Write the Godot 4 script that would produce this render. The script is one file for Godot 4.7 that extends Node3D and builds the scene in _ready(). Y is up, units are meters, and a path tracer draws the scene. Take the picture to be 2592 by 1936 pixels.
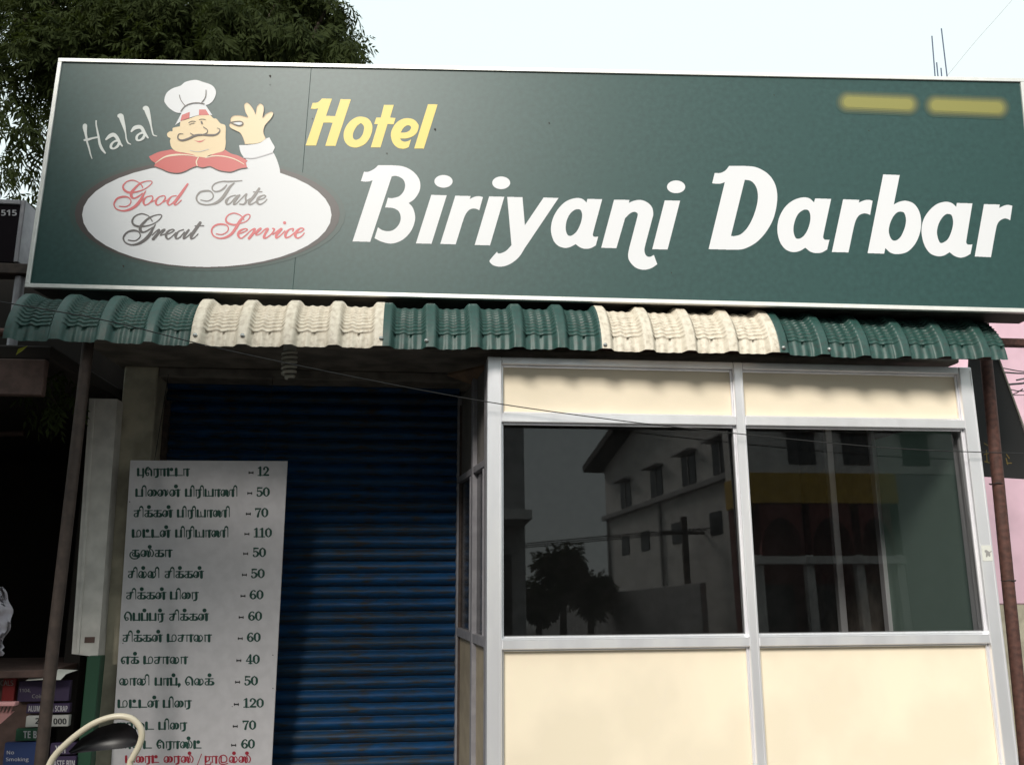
extends Node3D
# A restaurant front in southern India under a hazy bright sky: fascia sign, moulded awning, glazed kiosk, roller shutter, price board.

const FOCAL := 2198.0            # focal length in photograph pixels (2592 x 1936)
const EYE := Vector3(-0.371, 1.5, 4.6)
var view := Basis.from_euler(Vector3(deg_to_rad(12.442), deg_to_rad(-6.267), deg_to_rad(-0.235)))
var sign_base := Vector3(-2.59473, 3.13173, -0.39488)
var sign_axes := Basis.from_euler(Vector3(deg_to_rad(0.8605), deg_to_rad(-6.8192), deg_to_rad(-1.9315)))
const SIGN_W := 5.7354
const SIGN_H := 1.3975
var M := {}
var used := {}
var rng := RandomNumberGenerator.new()

# ---------------------------------------------------------------- positions
func ray(px: float, py: float) -> Vector3:
	return view * Vector3((px - 1296.0) / FOCAL, -(py - 968.0) / FOCAL, -1.0)
func on_z(px: float, py: float, z: float) -> Vector3:
	var d := ray(px, py)
	return EYE + d * ((z - EYE.z) / d.z)
func on_plane(px: float, py: float, p: Vector3, n: Vector3) -> Vector3:
	var d := ray(px, py)
	return EYE + d * ((p - EYE).dot(n) / d.dot(n))
func on_x(px: float, py: float, x: float) -> Vector3:
	var d := ray(px, py)
	return EYE + d * ((x - EYE.x) / d.x)
var pane_n := Vector3(0, sin(deg_to_rad(1.6)), cos(deg_to_rad(1.6)))
func mirrored(px: float, py: float, z: float) -> Vector3:   # where in the street a thing stands that the window panes mirror at this pixel
	var d := ray(px, py)
	var h := EYE + d * ((Vector3(0, 1.7, -0.04) - EYE).dot(pane_n) / d.dot(pane_n))
	var m := d - pane_n * (2.0 * d.dot(pane_n))
	return h + m * ((z - h.z) / m.z)

# ---------------------------------------------------------------- materials
func lin(r: float, g: float, b: float) -> Color:
	return Color(r, g, b).linear_to_srgb()
func ntex(seed_: int, freq: float, stops: Array, size := 256, octaves := 4) -> NoiseTexture2D:
	var t := NoiseTexture2D.new()
	var n := FastNoiseLite.new()
	n.seed = seed_; n.frequency = freq; n.noise_type = FastNoiseLite.TYPE_SIMPLEX_SMOOTH; n.fractal_octaves = octaves
	t.noise = n; t.width = size; t.height = size; t.seamless = true; t.seamless_blend_skirt = 0.3
	var g := Gradient.new()
	var offs := PackedFloat32Array(); var cols := PackedColorArray()
	for s in stops:
		offs.append(s[0]); cols.append(s[1])
	g.offsets = offs; g.colors = cols
	t.color_ramp = g
	return t
func mat(called: String, r: float, g: float, b: float, rough: float, metal := 0.0, vary := 0.0, scale := 1.0, freq := 0.02, bump := 0.0) -> StandardMaterial3D:
	var m := StandardMaterial3D.new()
	m.resource_name = called
	m.roughness = rough; m.metallic = metal
	if vary > 0.0:
		var lo := 1.0 - vary; var hi := 1.0 + vary
		m.albedo_texture = ntex(called.hash() % 1000, freq, [[0.25, lin(r * lo, g * lo, b * lo)], [0.5, lin(r, g, b)], [0.75, lin(minf(r * hi, 1), minf(g * hi, 1), minf(b * hi, 1))]])
		m.uv1_triplanar = true; m.uv1_world_triplanar = true; m.uv1_scale = Vector3.ONE * scale
		if bump > 0.0:
			m.heightmap_enabled = true
			m.heightmap_texture = ntex(called.hash() % 997 + 3, freq * 2.0, [[0.2, Color.BLACK], [0.8, Color.WHITE]])
			m.heightmap_scale = bump
	else:
		m.albedo_color = lin(r, g, b)
	M[called] = m
	return m
func stained(called: String, a: Color, b: Color, c: Color, rough: float, scale: Vector3, freq := 0.02, oct := 5) -> StandardMaterial3D:
	var m := StandardMaterial3D.new()
	m.resource_name = called; m.roughness = rough
	m.albedo_texture = ntex(called.hash() % 1000, freq, [[0.2, a], [0.5, b], [0.62, b], [0.8, c]], 512, oct)
	m.uv1_triplanar = true; m.uv1_world_triplanar = true; m.uv1_scale = scale
	M[called] = m
	return m

# ---------------------------------------------------------------- meshes
func mb() -> SurfaceTool:
	var st := SurfaceTool.new()
	st.begin(Mesh.PRIMITIVE_TRIANGLES)
	st.set_smooth_group(-1)
	return st
func tri(st: SurfaceTool, a: Vector3, b: Vector3, c: Vector3, inside: Vector3) -> void:
	if (b - a).cross(c - a).dot((a + b + c) / 3.0 - inside) > 0.0:
		st.add_vertex(a); st.add_vertex(c); st.add_vertex(b)
	else:
		st.add_vertex(a); st.add_vertex(b); st.add_vertex(c)
func quad(st: SurfaceTool, a: Vector3, b: Vector3, c: Vector3, d: Vector3, inside: Vector3) -> void:
	tri(st, a, b, c, inside); tri(st, a, c, d, inside)
func obox(st: SurfaceTool, xf: Transform3D, size: Vector3, bevel := 0.0) -> void:   # a box with chamfered edges, centred on xf
	var h := size * 0.5
	var c := minf(bevel, minf(h.x, minf(h.y, h.z)) * 0.6)
	if c <= 0.0:
		var v := []
		for i in 8:
			v.append(xf * Vector3(h.x if i & 1 else -h.x, h.y if i & 2 else -h.y, h.z if i & 4 else -h.z))
		for f in [[0, 1, 3, 2], [4, 5, 7, 6], [0, 1, 5, 4], [2, 3, 7, 6], [0, 2, 6, 4], [1, 3, 7, 5]]:
			quad(st, v[f[0]], v[f[1]], v[f[2]], v[f[3]], xf.origin)
		return
	var p := []
	for i in 8:
		var s := Vector3(1 if i & 1 else -1, 1 if i & 2 else -1, 1 if i & 4 else -1)
		var full := Vector3(s.x * h.x, s.y * h.y, s.z * h.z)
		p.append([xf * (full - Vector3(0, s.y * c, s.z * c)), xf * (full - Vector3(s.x * c, 0, s.z * c)), xf * (full - Vector3(s.x * c, s.y * c, 0))])
	for f in [[0, 0, 2, 6, 4], [0, 1, 3, 7, 5], [1, 0, 1, 5, 4], [1, 2, 3, 7, 6], [2, 0, 1, 3, 2], [2, 4, 5, 7, 6]]:
		quad(st, p[f[1]][f[0]], p[f[2]][f[0]], p[f[3]][f[0]], p[f[4]][f[0]], xf.origin)
	for e in [[0, 1, 1, 2], [2, 3, 1, 2], [4, 5, 1, 2], [6, 7, 1, 2], [0, 2, 0, 2], [1, 3, 0, 2], [4, 6, 0, 2], [5, 7, 0, 2], [0, 4, 0, 1], [1, 5, 0, 1], [2, 6, 0, 1], [3, 7, 0, 1]]:
		quad(st, p[e[0]][e[2]], p[e[1]][e[2]], p[e[1]][e[3]], p[e[0]][e[3]], xf.origin)
	for i in 8:
		tri(st, p[i][0], p[i][1], p[i][2], xf.origin)
func box(st: SurfaceTool, a: Vector3, b: Vector3, bevel := 0.0) -> void:            # between two corners
	obox(st, Transform3D(Basis(), (a + b) * 0.5), (b - a).abs(), bevel)
func bar(st: SurfaceTool, a: Vector3, b: Vector3, w: float, d: float, bevel := 0.0, out := Vector3(0, 0, 1)) -> void:   # a straight bar from a to b: w across, d along out
	var y := (b - a).normalized()
	var z := (out - y * out.dot(y)).normalized()
	obox(st, Transform3D(Basis(y.cross(z), y, z), (a + b) * 0.5), Vector3(w, (b - a).length(), d), bevel)
func tube(st: SurfaceTool, pts: Array, radii, sides := 10, caps := true) -> void:
	var rings := []
	var up := Vector3(0, 1, 0)
	st.set_smooth_group(0)
	for i in pts.size():
		var t: Vector3 = (pts[mini(i + 1, pts.size() - 1)] - pts[maxi(i - 1, 0)]).normalized()
		if absf(t.dot(up)) > 0.95:
			up = Vector3(1, 0, 0.3).normalized()
		var u := t.cross(up).normalized()
		up = u.cross(t).normalized()
		var r: float = radii[i] if radii is Array else radii
		var ring := []
		for k in sides:
			var a := TAU * k / sides
			ring.append(pts[i] + (u * cos(a) + up * sin(a)) * r)
		rings.append(ring)
	for i in rings.size() - 1:
		var mid: Vector3 = (pts[i] + pts[i + 1]) * 0.5
		for k in sides:
			var n := (k + 1) % sides
			quad(st, rings[i][k], rings[i + 1][k], rings[i + 1][n], rings[i][n], mid)
	st.set_smooth_group(-1)
	if caps:
		for e in [0, rings.size() - 1]:
			var inner: Vector3 = pts[1] if e == 0 else pts[e - 1]
			for k in sides:
				tri(st, pts[e], rings[e][k], rings[e][(k + 1) % sides], inner)
func curve(pts: Array, per := 6) -> Array:                                          # Catmull-Rom through 3D points
	var o := []
	for i in pts.size() - 1:
		var a: Vector3 = pts[maxi(i - 1, 0)]; var b: Vector3 = pts[i]; var c: Vector3 = pts[i + 1]; var d: Vector3 = pts[mini(i + 2, pts.size() - 1)]
		for k in per:
			o.append(b.cubic_interpolate(c, a, d, float(k) / per))
	o.append(pts[-1])
	return o
func obj(st: SurfaceTool, called: String, m: Material, parent: Node3D) -> MeshInstance3D:
	st.generate_normals()
	return inst(st.commit(), called, m, parent)
func inst(mesh: Mesh, called: String, m: Material, parent: Node3D) -> MeshInstance3D:
	var o := MeshInstance3D.new()
	o.mesh = mesh
	o.material_override = m
	o.cast_shadow = GeometryInstance3D.SHADOW_CASTING_SETTING_ON
	if parent == self:
		o.name = numbered(called)
		add_child(o)
	else:
		o.name = called
		parent.add_child(o, true)
		if not parent is MeshInstance3D:
			o.position = -parent.position
	return o
func numbered(called: String) -> String:
	used[called] = used.get(called, -1) + 1
	return called if used[called] == 0 else "%s_%03d" % [called, used[called]]
func thing(called: String, label: String, category: String, at: Vector3, group := "") -> Node3D:
	var o := Node3D.new()
	o.name = numbered(called)
	add_child(o)
	o.position = at
	tag(o, label, category, group)
	return o
func tag(o: Node, label: String, category: String, group := "", kind := "") -> void:
	if label: o.set_meta("label", label)
	if category: o.set_meta("category", category)
	if group: o.set_meta("group", group)
	if kind: o.set_meta("kind", kind)
func structure(st: SurfaceTool, called: String, m: Material) -> MeshInstance3D:
	var o := obj(st, called, m, self)
	o.set_meta("kind", "structure")
	return o

# ---------------------------------------------------------------- flat print: outlines and pen strokes cut into thin rows on a plane
func outline(flat: Array, org: Vector2, s: float) -> PackedVector2Array:            # x, y pairs; a negative x marks a smooth point
	var p := []; var smooth := []
	for i in range(0, flat.size(), 2):
		smooth.append(flat[i] < 0)
		p.append(org + Vector2(absf(flat[i]), flat[i + 1]) / s)
	var o := PackedVector2Array()
	var n := p.size()
	for i in n:
		var a: Vector2 = p[i]; var b: Vector2 = p[(i + 1) % n]
		if not smooth[i] and not smooth[(i + 1) % n]:
			o.append(a)
			continue
		var ta: Vector2 = (b - p[(i - 1 + n) % n]) * 0.5 if smooth[i] else b - a
		var tb: Vector2 = (p[(i + 2) % n] - a) * 0.5 if smooth[(i + 1) % n] else b - a
		var l := a.distance_to(b)
		if ta.length() > l * 1.3: ta = ta.normalized() * l * 1.3
		if tb.length() > l * 1.3: tb = tb.normalized() * l * 1.3
		for k in 8:
			var t := k / 8.0
			var t2 := t * t; var t3 := t2 * t
			o.append(a * (2 * t3 - 3 * t2 + 1) + ta * (t3 - 2 * t2 + t) + b * (3 * t2 - 2 * t3) + tb * (t3 - t2))
	return o
func ellipse(cx: float, cy: float, rx: float, ry: float, n := 40) -> PackedVector2Array:
	var o := PackedVector2Array()
	for i in n:
		o.append(Vector2(cx + rx * cos(TAU * i / n), cy + ry * sin(TAU * i / n)))
	return o
func pen(flat: Array, org: Vector2, s: float, width := 0.0, gain := 1.0) -> PackedVector3Array:   # x, y(, width): a stroke as a row of discs (x, y, radius)
	var step := 2 if width > 0.0 else 3
	var p := []
	for i in range(0, flat.size(), step):
		p.append(Vector3(org.x + flat[i] / s, org.y + flat[i + 1] / s, (width if width > 0.0 else flat[i + 2]) * 0.5 * gain / s))
	var o := PackedVector3Array()
	for i in p.size() - 1:
		var a: Vector3 = p[maxi(i - 1, 0)]; var b: Vector3 = p[i]; var c: Vector3 = p[i + 1]; var d: Vector3 = p[mini(i + 2, p.size() - 1)]
		var n := int(ceil(Vector2(b.x - c.x, b.y - c.y).length() / maxf(0.35, minf(b.z, c.z) * 0.4))) + 1
		for k in n:
			o.append(b.cubic_interpolate(c, a, d, float(k) / n))
	o.append(p[-1])
	return o
func print_on(fills: Array, pens: Array, row: float, p: Vector3, n: Vector3, called: String, m: Material, parent: Node3D) -> MeshInstance3D:
	# fills: groups of outlines (even-odd in a group); pens: disc rows. Everything is in photograph pixels; the result lies flat on the plane (p, n).
	var lo := 1e9; var hi := -1e9
	for g in fills:
		for c in g:
			for q in c:
				lo = minf(lo, q.y); hi = maxf(hi, q.y)
	for d in pens:
		for q in d:
			lo = minf(lo, q.y - q.z); hi = maxf(hi, q.y + q.z)
	var st := mb()
	var rows := int(ceil((hi - lo) / row))
	var buckets := []
	buckets.resize(rows)
	for d in pens:
		for q in d:
			for r in range(maxi(0, int(floor((q.y - q.z - lo) / row))), mini(rows, int(floor((q.y + q.z - lo) / row)) + 1)):
				var dy: float = lo + (r + 0.5) * row - q.y
				if absf(dy) < q.z:
					var w := sqrt(q.z * q.z - dy * dy)
					if buckets[r] == null: buckets[r] = []
					buckets[r].append(Vector2(q.x - w, q.x + w))
	for g in fills:
		var cross := []
		cross.resize(rows)
		for c in g:
			for i in c.size():
				var a: Vector2 = c[i]; var b: Vector2 = c[(i + 1) % c.size()]
				if a.y == b.y: continue
				if a.y > b.y:
					var t := a; a = b; b = t
				for r in range(maxi(0, int(ceil((a.y - lo) / row - 0.5))), rows):
					var y := lo + (r + 0.5) * row
					if y >= b.y: break
					if cross[r] == null: cross[r] = []
					cross[r].append(a.x + (b.x - a.x) * (y - a.y) / (b.y - a.y))
		for r in rows:
			if cross[r] == null: continue
			cross[r].sort()
			if buckets[r] == null: buckets[r] = []
			for k in range(0, cross[r].size() - 1, 2):
				buckets[r].append(Vector2(cross[r][k], cross[r][k + 1]))
	for r in rows:
		if buckets[r] == null: continue
		var b: Array = buckets[r]
		b.sort_custom(func(u, v): return u.x < v.x)
		var cur: Vector2 = b[0]
		var runs := []
		for k in range(1, b.size()):
			if b[k].x <= cur.y + 0.02: cur.y = maxf(cur.y, b[k].y)
			else:
				runs.append(cur); cur = b[k]
		runs.append(cur)
		var y0 := lo + r * row; var y1 := y0 + row
		for u in runs:
			var v0 := on_plane(u.x, y0, p, n); var v1 := on_plane(u.y, y0, p, n); var v2 := on_plane(u.y, y1, p, n); var v3 := on_plane(u.x, y1, p, n)
			for v in [v0, v1, v2, v0, v2, v3]:
				st.set_normal(n)
				st.add_vertex(v)
	return inst(st.commit(), called, m, parent)
func words(text: String, font: String, bold: bool, x0: float, y0: float, x1: float, y1: float, p: Vector3, n: Vector3, called: String, m: Material, parent: Node3D) -> MeshInstance3D:   # lettering that fills the pixel box on the plane
	var t := TextMesh.new()
	var f := SystemFont.new()
	f.font_names = PackedStringArray([font])
	f.font_weight = 700 if bold else 400
	t.font = f; t.text = text; t.font_size = 64; t.pixel_size = 0.01; t.depth = 0.02; t.curve_step = 1.0
	var bb := t.get_aabb()
	var o := on_plane(x0, y1, p, n); var r := on_plane(x1, y1, p, n) - o; var u := on_plane(x0, y0, p, n) - o
	var mi := inst(t, called, m, parent)
	var b := Basis(r / bb.size.x, u / bb.size.y, n * 0.05)
	mi.transform = Transform3D(b, o - b * Vector3(bb.position.x, bb.position.y, bb.position.z) + mi.position)
	return mi

# ---------------------------------------------------------------- Tamil letters as pen strokes: width, then strokes of x, y (baseline 0, up), pen width; x-height 1
const LOOP := [0.45, 0.32, 0.1, 0.3, 0.42, 0.12, 0.15, 0.28, 0.15, 0.2, 0.08, 0.15, 0.36, 0.05, 0.13, 0.5, 0.2, 0.13]
var letters := {
	"pa": [0.98, [0.14, 0.95, 0.24, 0.14, 0.1, 0.24], [0.05, 0.07, 0.14, 0.8, 0.07, 0.14], [0.8, 0.95, 0.22, 0.8, 0.08, 0.22]],
	"ta": [1.05, [0.2, 0.95, 0.26, 0.2, 0.1, 0.26], [0.1, 0.06, 0.13, 1.0, 0.06, 0.13]],
	"aa": [0.9, [0.16, 0.05, 0.13, 0.16, 0.9, 0.13], [0.12, 0.92, 0.15, 0.9, 0.95, 0.13], [0.62, 0.9, 0.24, 0.62, 0.08, 0.24]],
	"ra": [0.9, [0.16, 0.05, 0.13, 0.16, 0.9, 0.13], [0.12, 0.92, 0.15, 0.9, 0.95, 0.13], [0.62, 0.9, 0.24, 0.62, 0.0, 0.22, 0.3, -0.2, 0.14]],
	"i": [0.42, [-0.16, 0.9, 0.13, -0.14, 1.3, 0.14, 0.06, 1.47, 0.2, 0.24, 1.3, 0.16, 0.27, 0.9, 0.11, 0.27, 0.05, 0.11]],
	"na": [1.32, [0.12, 0.12, 0.12, 0.06, 0.5, 0.15, 0.2, 0.86, 0.14, 0.42, 0.92, 0.14, 0.58, 0.68, 0.25, 0.56, 0.3, 0.26, 0.4, 0.08, 0.15, 0.24, 0.1, 0.12, 0.2, 0.3, 0.1, 0.34, 0.42, 0.09], [0.58, 0.6, 0.11, 0.74, 0.9, 0.12, 0.98, 0.93, 0.12, 1.3, 0.95, 0.11], [1.02, 0.88, 0.26, 1.02, 0.1, 0.26]],
	"nna": [2.0, [0.12, 0.12, 0.12, 0.06, 0.5, 0.15, 0.2, 0.86, 0.14, 0.42, 0.92, 0.14, 0.58, 0.68, 0.25, 0.56, 0.3, 0.26, 0.4, 0.08, 0.15, 0.24, 0.1, 0.12, 0.2, 0.3, 0.1, 0.34, 0.42, 0.09], [0.58, 0.6, 0.11, 0.74, 0.92, 0.13, 0.95, 0.68, 0.24, 0.92, 0.15, 0.22, 1.08, 0.06, 0.12, 1.24, 0.3, 0.11, 1.24, 0.72, 0.11, 1.4, 0.93, 0.12, 1.95, 0.95, 0.11], [1.72, 0.88, 0.25, 1.72, 0.1, 0.25]],
	"lla": [1.4, [0.12, 0.12, 0.12, 0.06, 0.5, 0.15, 0.2, 0.86, 0.14, 0.42, 0.92, 0.14, 0.58, 0.68, 0.25, 0.56, 0.3, 0.26, 0.4, 0.08, 0.15, 0.24, 0.1, 0.12, 0.2, 0.3, 0.1, 0.34, 0.42, 0.09], [0.58, 0.6, 0.11, 0.76, 0.92, 0.13, 1.0, 0.68, 0.24, 0.98, 0.12, 0.2, 1.24, 0.45, 0.12, 1.22, 0.93, 0.11]],
	"ai": [1.15, [0.12, 0.12, 0.12, 0.06, 0.5, 0.15, 0.2, 0.86, 0.14, 0.42, 0.92, 0.14, 0.58, 0.68, 0.25, 0.56, 0.3, 0.26, 0.4, 0.08, 0.15, 0.24, 0.1, 0.12, 0.2, 0.3, 0.1, 0.34, 0.42, 0.09], [0.58, 0.6, 0.11, 0.74, 0.92, 0.13, 0.98, 0.66, 0.24, 0.95, 0.28, 0.22, 0.74, 0.08, 0.13]],
	"e": [1.02, LOOP, [0.5, 0.2, 0.13, 0.45, 0.42, 0.12], [0.16, 0.15, 0.16, 0.07, 0.6, 0.2, 0.3, 1.15, 0.16, 0.62, 1.1, 0.2, 0.82, 0.7, 0.22, 0.82, 0.06, 0.2]],
	"ee": [1.02, LOOP, [0.5, 0.2, 0.13, 0.45, 0.42, 0.12], [0.16, 0.15, 0.16, 0.07, 0.6, 0.22, 0.25, 1.1, 0.2, 0.5, 1.15, 0.14, 0.5, 0.85, 0.12, 0.3, 0.9, 0.1], [0.5, 1.1, 0.14, 0.8, 0.75, 0.2, 0.82, 0.06, 0.2]],
	"la": [1.18, [0.12, 0.12, 0.12, 0.06, 0.5, 0.15, 0.2, 0.86, 0.14, 0.42, 0.92, 0.14, 0.58, 0.68, 0.25, 0.56, 0.3, 0.26, 0.4, 0.08, 0.15, 0.24, 0.1, 0.12, 0.2, 0.3, 0.1, 0.34, 0.42, 0.09], [0.46, 0.1, 0.16, 0.75, 0.08, 0.2, 1.0, 0.3, 0.14, 1.02, 0.62, 0.13, 0.86, 0.9, 0.12, 0.68, 0.78, 0.1]],
	"ya": [1.35, [0.14, 0.95, 0.22, 0.14, 0.1, 0.22], [0.05, 0.07, 0.14, 1.1, 0.07, 0.14], [0.62, 0.1, 0.13, 0.56, 0.75, 0.13], [1.16, 0.95, 0.22, 1.16, 0.08, 0.22]],
	"ma": [1.22, [0.14, 0.95, 0.26, 0.14, 0.1, 0.26], [0.05, 0.06, 0.14, 0.7, 0.06, 0.14], [0.62, 0.06, 0.12, 0.6, 0.7, 0.12, 0.76, 0.96, 0.12, 0.98, 0.9, 0.13, 1.07, 0.55, 0.15, 0.98, 0.15, 0.13, 0.75, 0.06, 0.12]],
	"ca": [0.92, [0.08, 0.88, 0.13, 0.9, 0.94, 0.12], [0.6, 0.88, 0.24, 0.52, 0.12, 0.2], [0.52, 0.58, 0.11, 0.26, 0.52, 0.12, 0.09, 0.28, 0.16, 0.2, 0.07, 0.14, 0.5, 0.07, 0.13]],
	"ka": [1.12, [0.1, 0.9, 0.13, 1.0, 0.93, 0.12], [0.52, 0.88, 0.22, 0.48, 0.12, 0.2], [0.5, 0.56, 0.11, 0.24, 0.5, 0.12, 0.08, 0.28, 0.15, 0.2, 0.07, 0.13, 0.5, 0.07, 0.14], [0.5, 0.56, 0.11, 0.82, 0.54, 0.13, 1.0, 0.3, 0.25, 0.84, 0.1, 0.2, 0.5, 0.07, 0.14]],
	"eh": [1.3, LOOP, [0.5, 0.2, 0.13, 0.45, 0.42, 0.12], [0.16, 0.15, 0.16, 0.08, 0.55, 0.2, 0.32, 0.92, 0.16, 0.8, 0.93, 0.14, 1.26, 0.95, 0.13], [0.9, 0.9, 0.24, 0.9, 0.08, 0.24]],
	"sa": [1.6, [0.12, 0.12, 0.12, 0.06, 0.5, 0.15, 0.2, 0.86, 0.14, 0.42, 0.92, 0.14, 0.58, 0.68, 0.25, 0.56, 0.3, 0.26, 0.4, 0.08, 0.15, 0.24, 0.1, 0.12, 0.2, 0.3, 0.1, 0.34, 0.42, 0.09], [0.58, 0.6, 0.11, 0.74, 0.9, 0.13, 0.92, 0.62, 0.22, 0.88, 0.12, 0.2, 1.04, 0.08, 0.13, 1.16, 0.5, 0.13, 1.02, 1.0, 0.12, 1.28, 1.02, 0.12, 1.48, 0.6, 0.16, 1.38, 0.12, 0.14, 1.22, 0.1, 0.11]],
	"dot": [0.0, [-0.55, 1.42, 0.32, -0.53, 1.42, 0.32]],
	"tdot": [0.0, [-0.42, 0.9, 0.3, -0.4, 0.9, 0.3]],
	"ku": [1.2, [0.3, 0.92, 0.14, 1.0, 0.93, 0.13], [0.62, 0.9, 0.22, 0.6, 0.15, 0.22], [0.6, 0.55, 0.13, 0.36, 0.5, 0.14, 0.3, 0.25, 0.15, 0.5, 0.12, 0.16, 0.9, 0.14, 0.24, 1.08, 0.36, 0.18, 0.9, 0.56, 0.15], [1.05, 0.1, 0.22, 0.8, -0.22, 0.16, 0.3, -0.22, 0.16, 0.02, 0.15, 0.17, 0.08, 0.55, 0.16, 0.3, 0.7, 0.13]],
	"pu": [1.05, [0.14, 0.95, 0.24, 0.14, 0.1, 0.24], [0.05, 0.07, 0.14, 0.8, 0.07, 0.14], [0.8, 0.95, 0.22, 0.8, 0.0, 0.2, 0.72, -0.22, 0.16]],
	"tu": [1.25, [0.32, 0.9, 0.18, 0.32, 0.15, 0.18, 0.6, 0.06, 0.15, 0.95, 0.2, 0.16, 1.0, 0.75, 0.16, 0.7, 1.12, 0.15, 0.25, 1.0, 0.14, 0.05, 0.5, 0.15, 0.15, -0.1, 0.15, 0.6, -0.25, 0.14, 1.1, -0.1, 0.13]],
	"nuu": [1.75, [0.14, 0.92, 0.22, 0.14, 0.1, 0.22], [0.1, 0.92, 0.14, 0.85, 0.92, 0.14], [0.6, 0.9, 0.18, 0.58, 0.4, 0.16, 0.2, 0.1, 0.13, 0.1, -0.25, 0.14, 0.7, -0.25, 0.14, 0.82, 0.1, 0.14], [1.0, 0.05, 0.14, 1.0, 0.9, 0.14, 1.3, 0.95, 0.14, 1.65, 0.95, 0.12], [1.45, 0.9, 0.22, 1.45, 0.0, 0.22]],
	"comma": [0.4, [0.16, 0.1, 0.28, 0.08, -0.28, 0.1]],
	"0": [0.72, [0.35, 0.95, 0.11, 0.57, 0.75, 0.2, 0.6, 0.5, 0.25, 0.57, 0.25, 0.2, 0.35, 0.05, 0.11, 0.13, 0.25, 0.2, 0.1, 0.5, 0.25, 0.13, 0.75, 0.2, 0.35, 0.95, 0.11]],
	"1": [0.6, [0.3, 0.9, 0.24, 0.3, 0.08, 0.24], [0.06, 0.8, 0.09, 0.28, 0.94, 0.12], [0.04, 0.05, 0.1, 0.56, 0.05, 0.1]],
	"2": [0.7, [0.12, 0.72, 0.22, 0.16, 0.88, 0.14, 0.36, 0.94, 0.13, 0.56, 0.74, 0.23, 0.48, 0.5, 0.18, 0.14, 0.14, 0.13], [0.1, 0.09, 0.18, 0.6, 0.09, 0.18]],
	"4": [0.72, [0.46, 0.92, 0.22, 0.46, 0.06, 0.22], [0.42, 0.92, 0.11, 0.06, 0.32, 0.11], [0.04, 0.29, 0.13, 0.66, 0.29, 0.13], [0.28, 0.04, 0.09, 0.64, 0.04, 0.09]],
	"5": [0.7, [0.15, 0.91, 0.18, 0.58, 0.92, 0.15], [0.15, 0.9, 0.1, 0.12, 0.52, 0.1], [0.12, 0.52, 0.11, 0.32, 0.6, 0.13, 0.55, 0.45, 0.21, 0.56, 0.25, 0.23, 0.38, 0.06, 0.13, 0.16, 0.06, 0.13, 0.1, 0.2, 0.18]],
	"6": [0.72, [0.57, 0.84, 0.16, 0.42, 0.94, 0.11, 0.2, 0.78, 0.17, 0.11, 0.45, 0.25, 0.16, 0.2, 0.2, 0.36, 0.05, 0.11, 0.58, 0.2, 0.21, 0.57, 0.4, 0.2, 0.38, 0.56, 0.11, 0.2, 0.42, 0.11]],
	"7": [0.68, [0.08, 0.89, 0.18, 0.6, 0.9, 0.16], [0.6, 0.9, 0.11, 0.4, 0.5, 0.17, 0.3, 0.08, 0.24], [0.08, 0.9, 0.09, 0.08, 0.7, 0.07]],
	"slash": [0.5, [0.05, -0.35, 0.1, 0.45, 1.3, 0.1]],
}
func tamil(keys: Array, x0: float, x1: float, base: float, xh: float) -> Array:   # a word between x0 and x1 in photograph pixels
	var total := 0.0
	for k in keys: total += letters[k][0]
	var sx := (x1 - x0) / total
	var at := x0
	var o := []
	for k in keys:
		var g: Array = letters[k]
		for i in range(1, g.size()):
			var f := []
			for j in range(0, g[i].size(), 3):
				f.append_array([at + g[i][j] * sx, base - g[i][j + 1] * xh, g[i][j + 2] * xh * 1.0 if xh > 20.0 else (g[i][j + 2] * 1.1 + maxf(0.0, g[i][j + 2] - 0.17) * 1.3) * xh])
			o.append(pen(f, Vector2.ZERO, 1.0))
		at += g[0] * sx
	return o

func _ready() -> void:
	rng.seed = 11
	setup()
	materials()
	street()
	shop()
	awning()
	signboard()
	kiosk()
	shutter()
	price_board()
	left_side()
	right_side()
	across()
	trees()
	small_things()

func setup() -> void:
	var c := Camera3D.new()
	c.name = "camera"
	c.fov = rad_to_deg(2.0 * atan(968.0 / FOCAL)); c.near = 0.05; c.far = 400.0
	c.transform = Transform3D(view, EYE)
	c.current = true
	add_child(c)
	var w := WorldEnvironment.new()
	w.name = "world"
	var e := Environment.new()
	e.background_mode = Environment.BG_SKY
	var s := ProceduralSkyMaterial.new()
	s.sky_top_color = Color(0.92, 0.98, 0.985); s.sky_horizon_color = Color(0.965, 1.0, 0.985); s.sky_curve = 0.15
	s.ground_bottom_color = Color(0.3, 0.28, 0.25); s.ground_horizon_color = Color(0.6, 0.6, 0.58)
	s.energy_multiplier = 0.97; s.sun_angle_max = 1.0
	var sky := Sky.new()
	sky.sky_material = s
	e.sky = sky
	e.tonemap_mode = Environment.TONE_MAPPER_LINEAR
	e.tonemap_exposure = 1.15
	e.sdfgi_enabled = true; e.ssao_enabled = true; e.ssil_enabled = true
	w.environment = e
	add_child(w)
	var sun := DirectionalLight3D.new()
	sun.name = "sun"
	sun.light_energy = 1.15; sun.light_angular_distance = 15.0; sun.light_color = Color(1.0, 0.98, 0.945)
	sun.shadow_enabled = true
	add_child(sun)
	sun.look_at_from_position(Vector3(-0.36, 0.54, 0.77) * 20.0, Vector3.ZERO)

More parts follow.
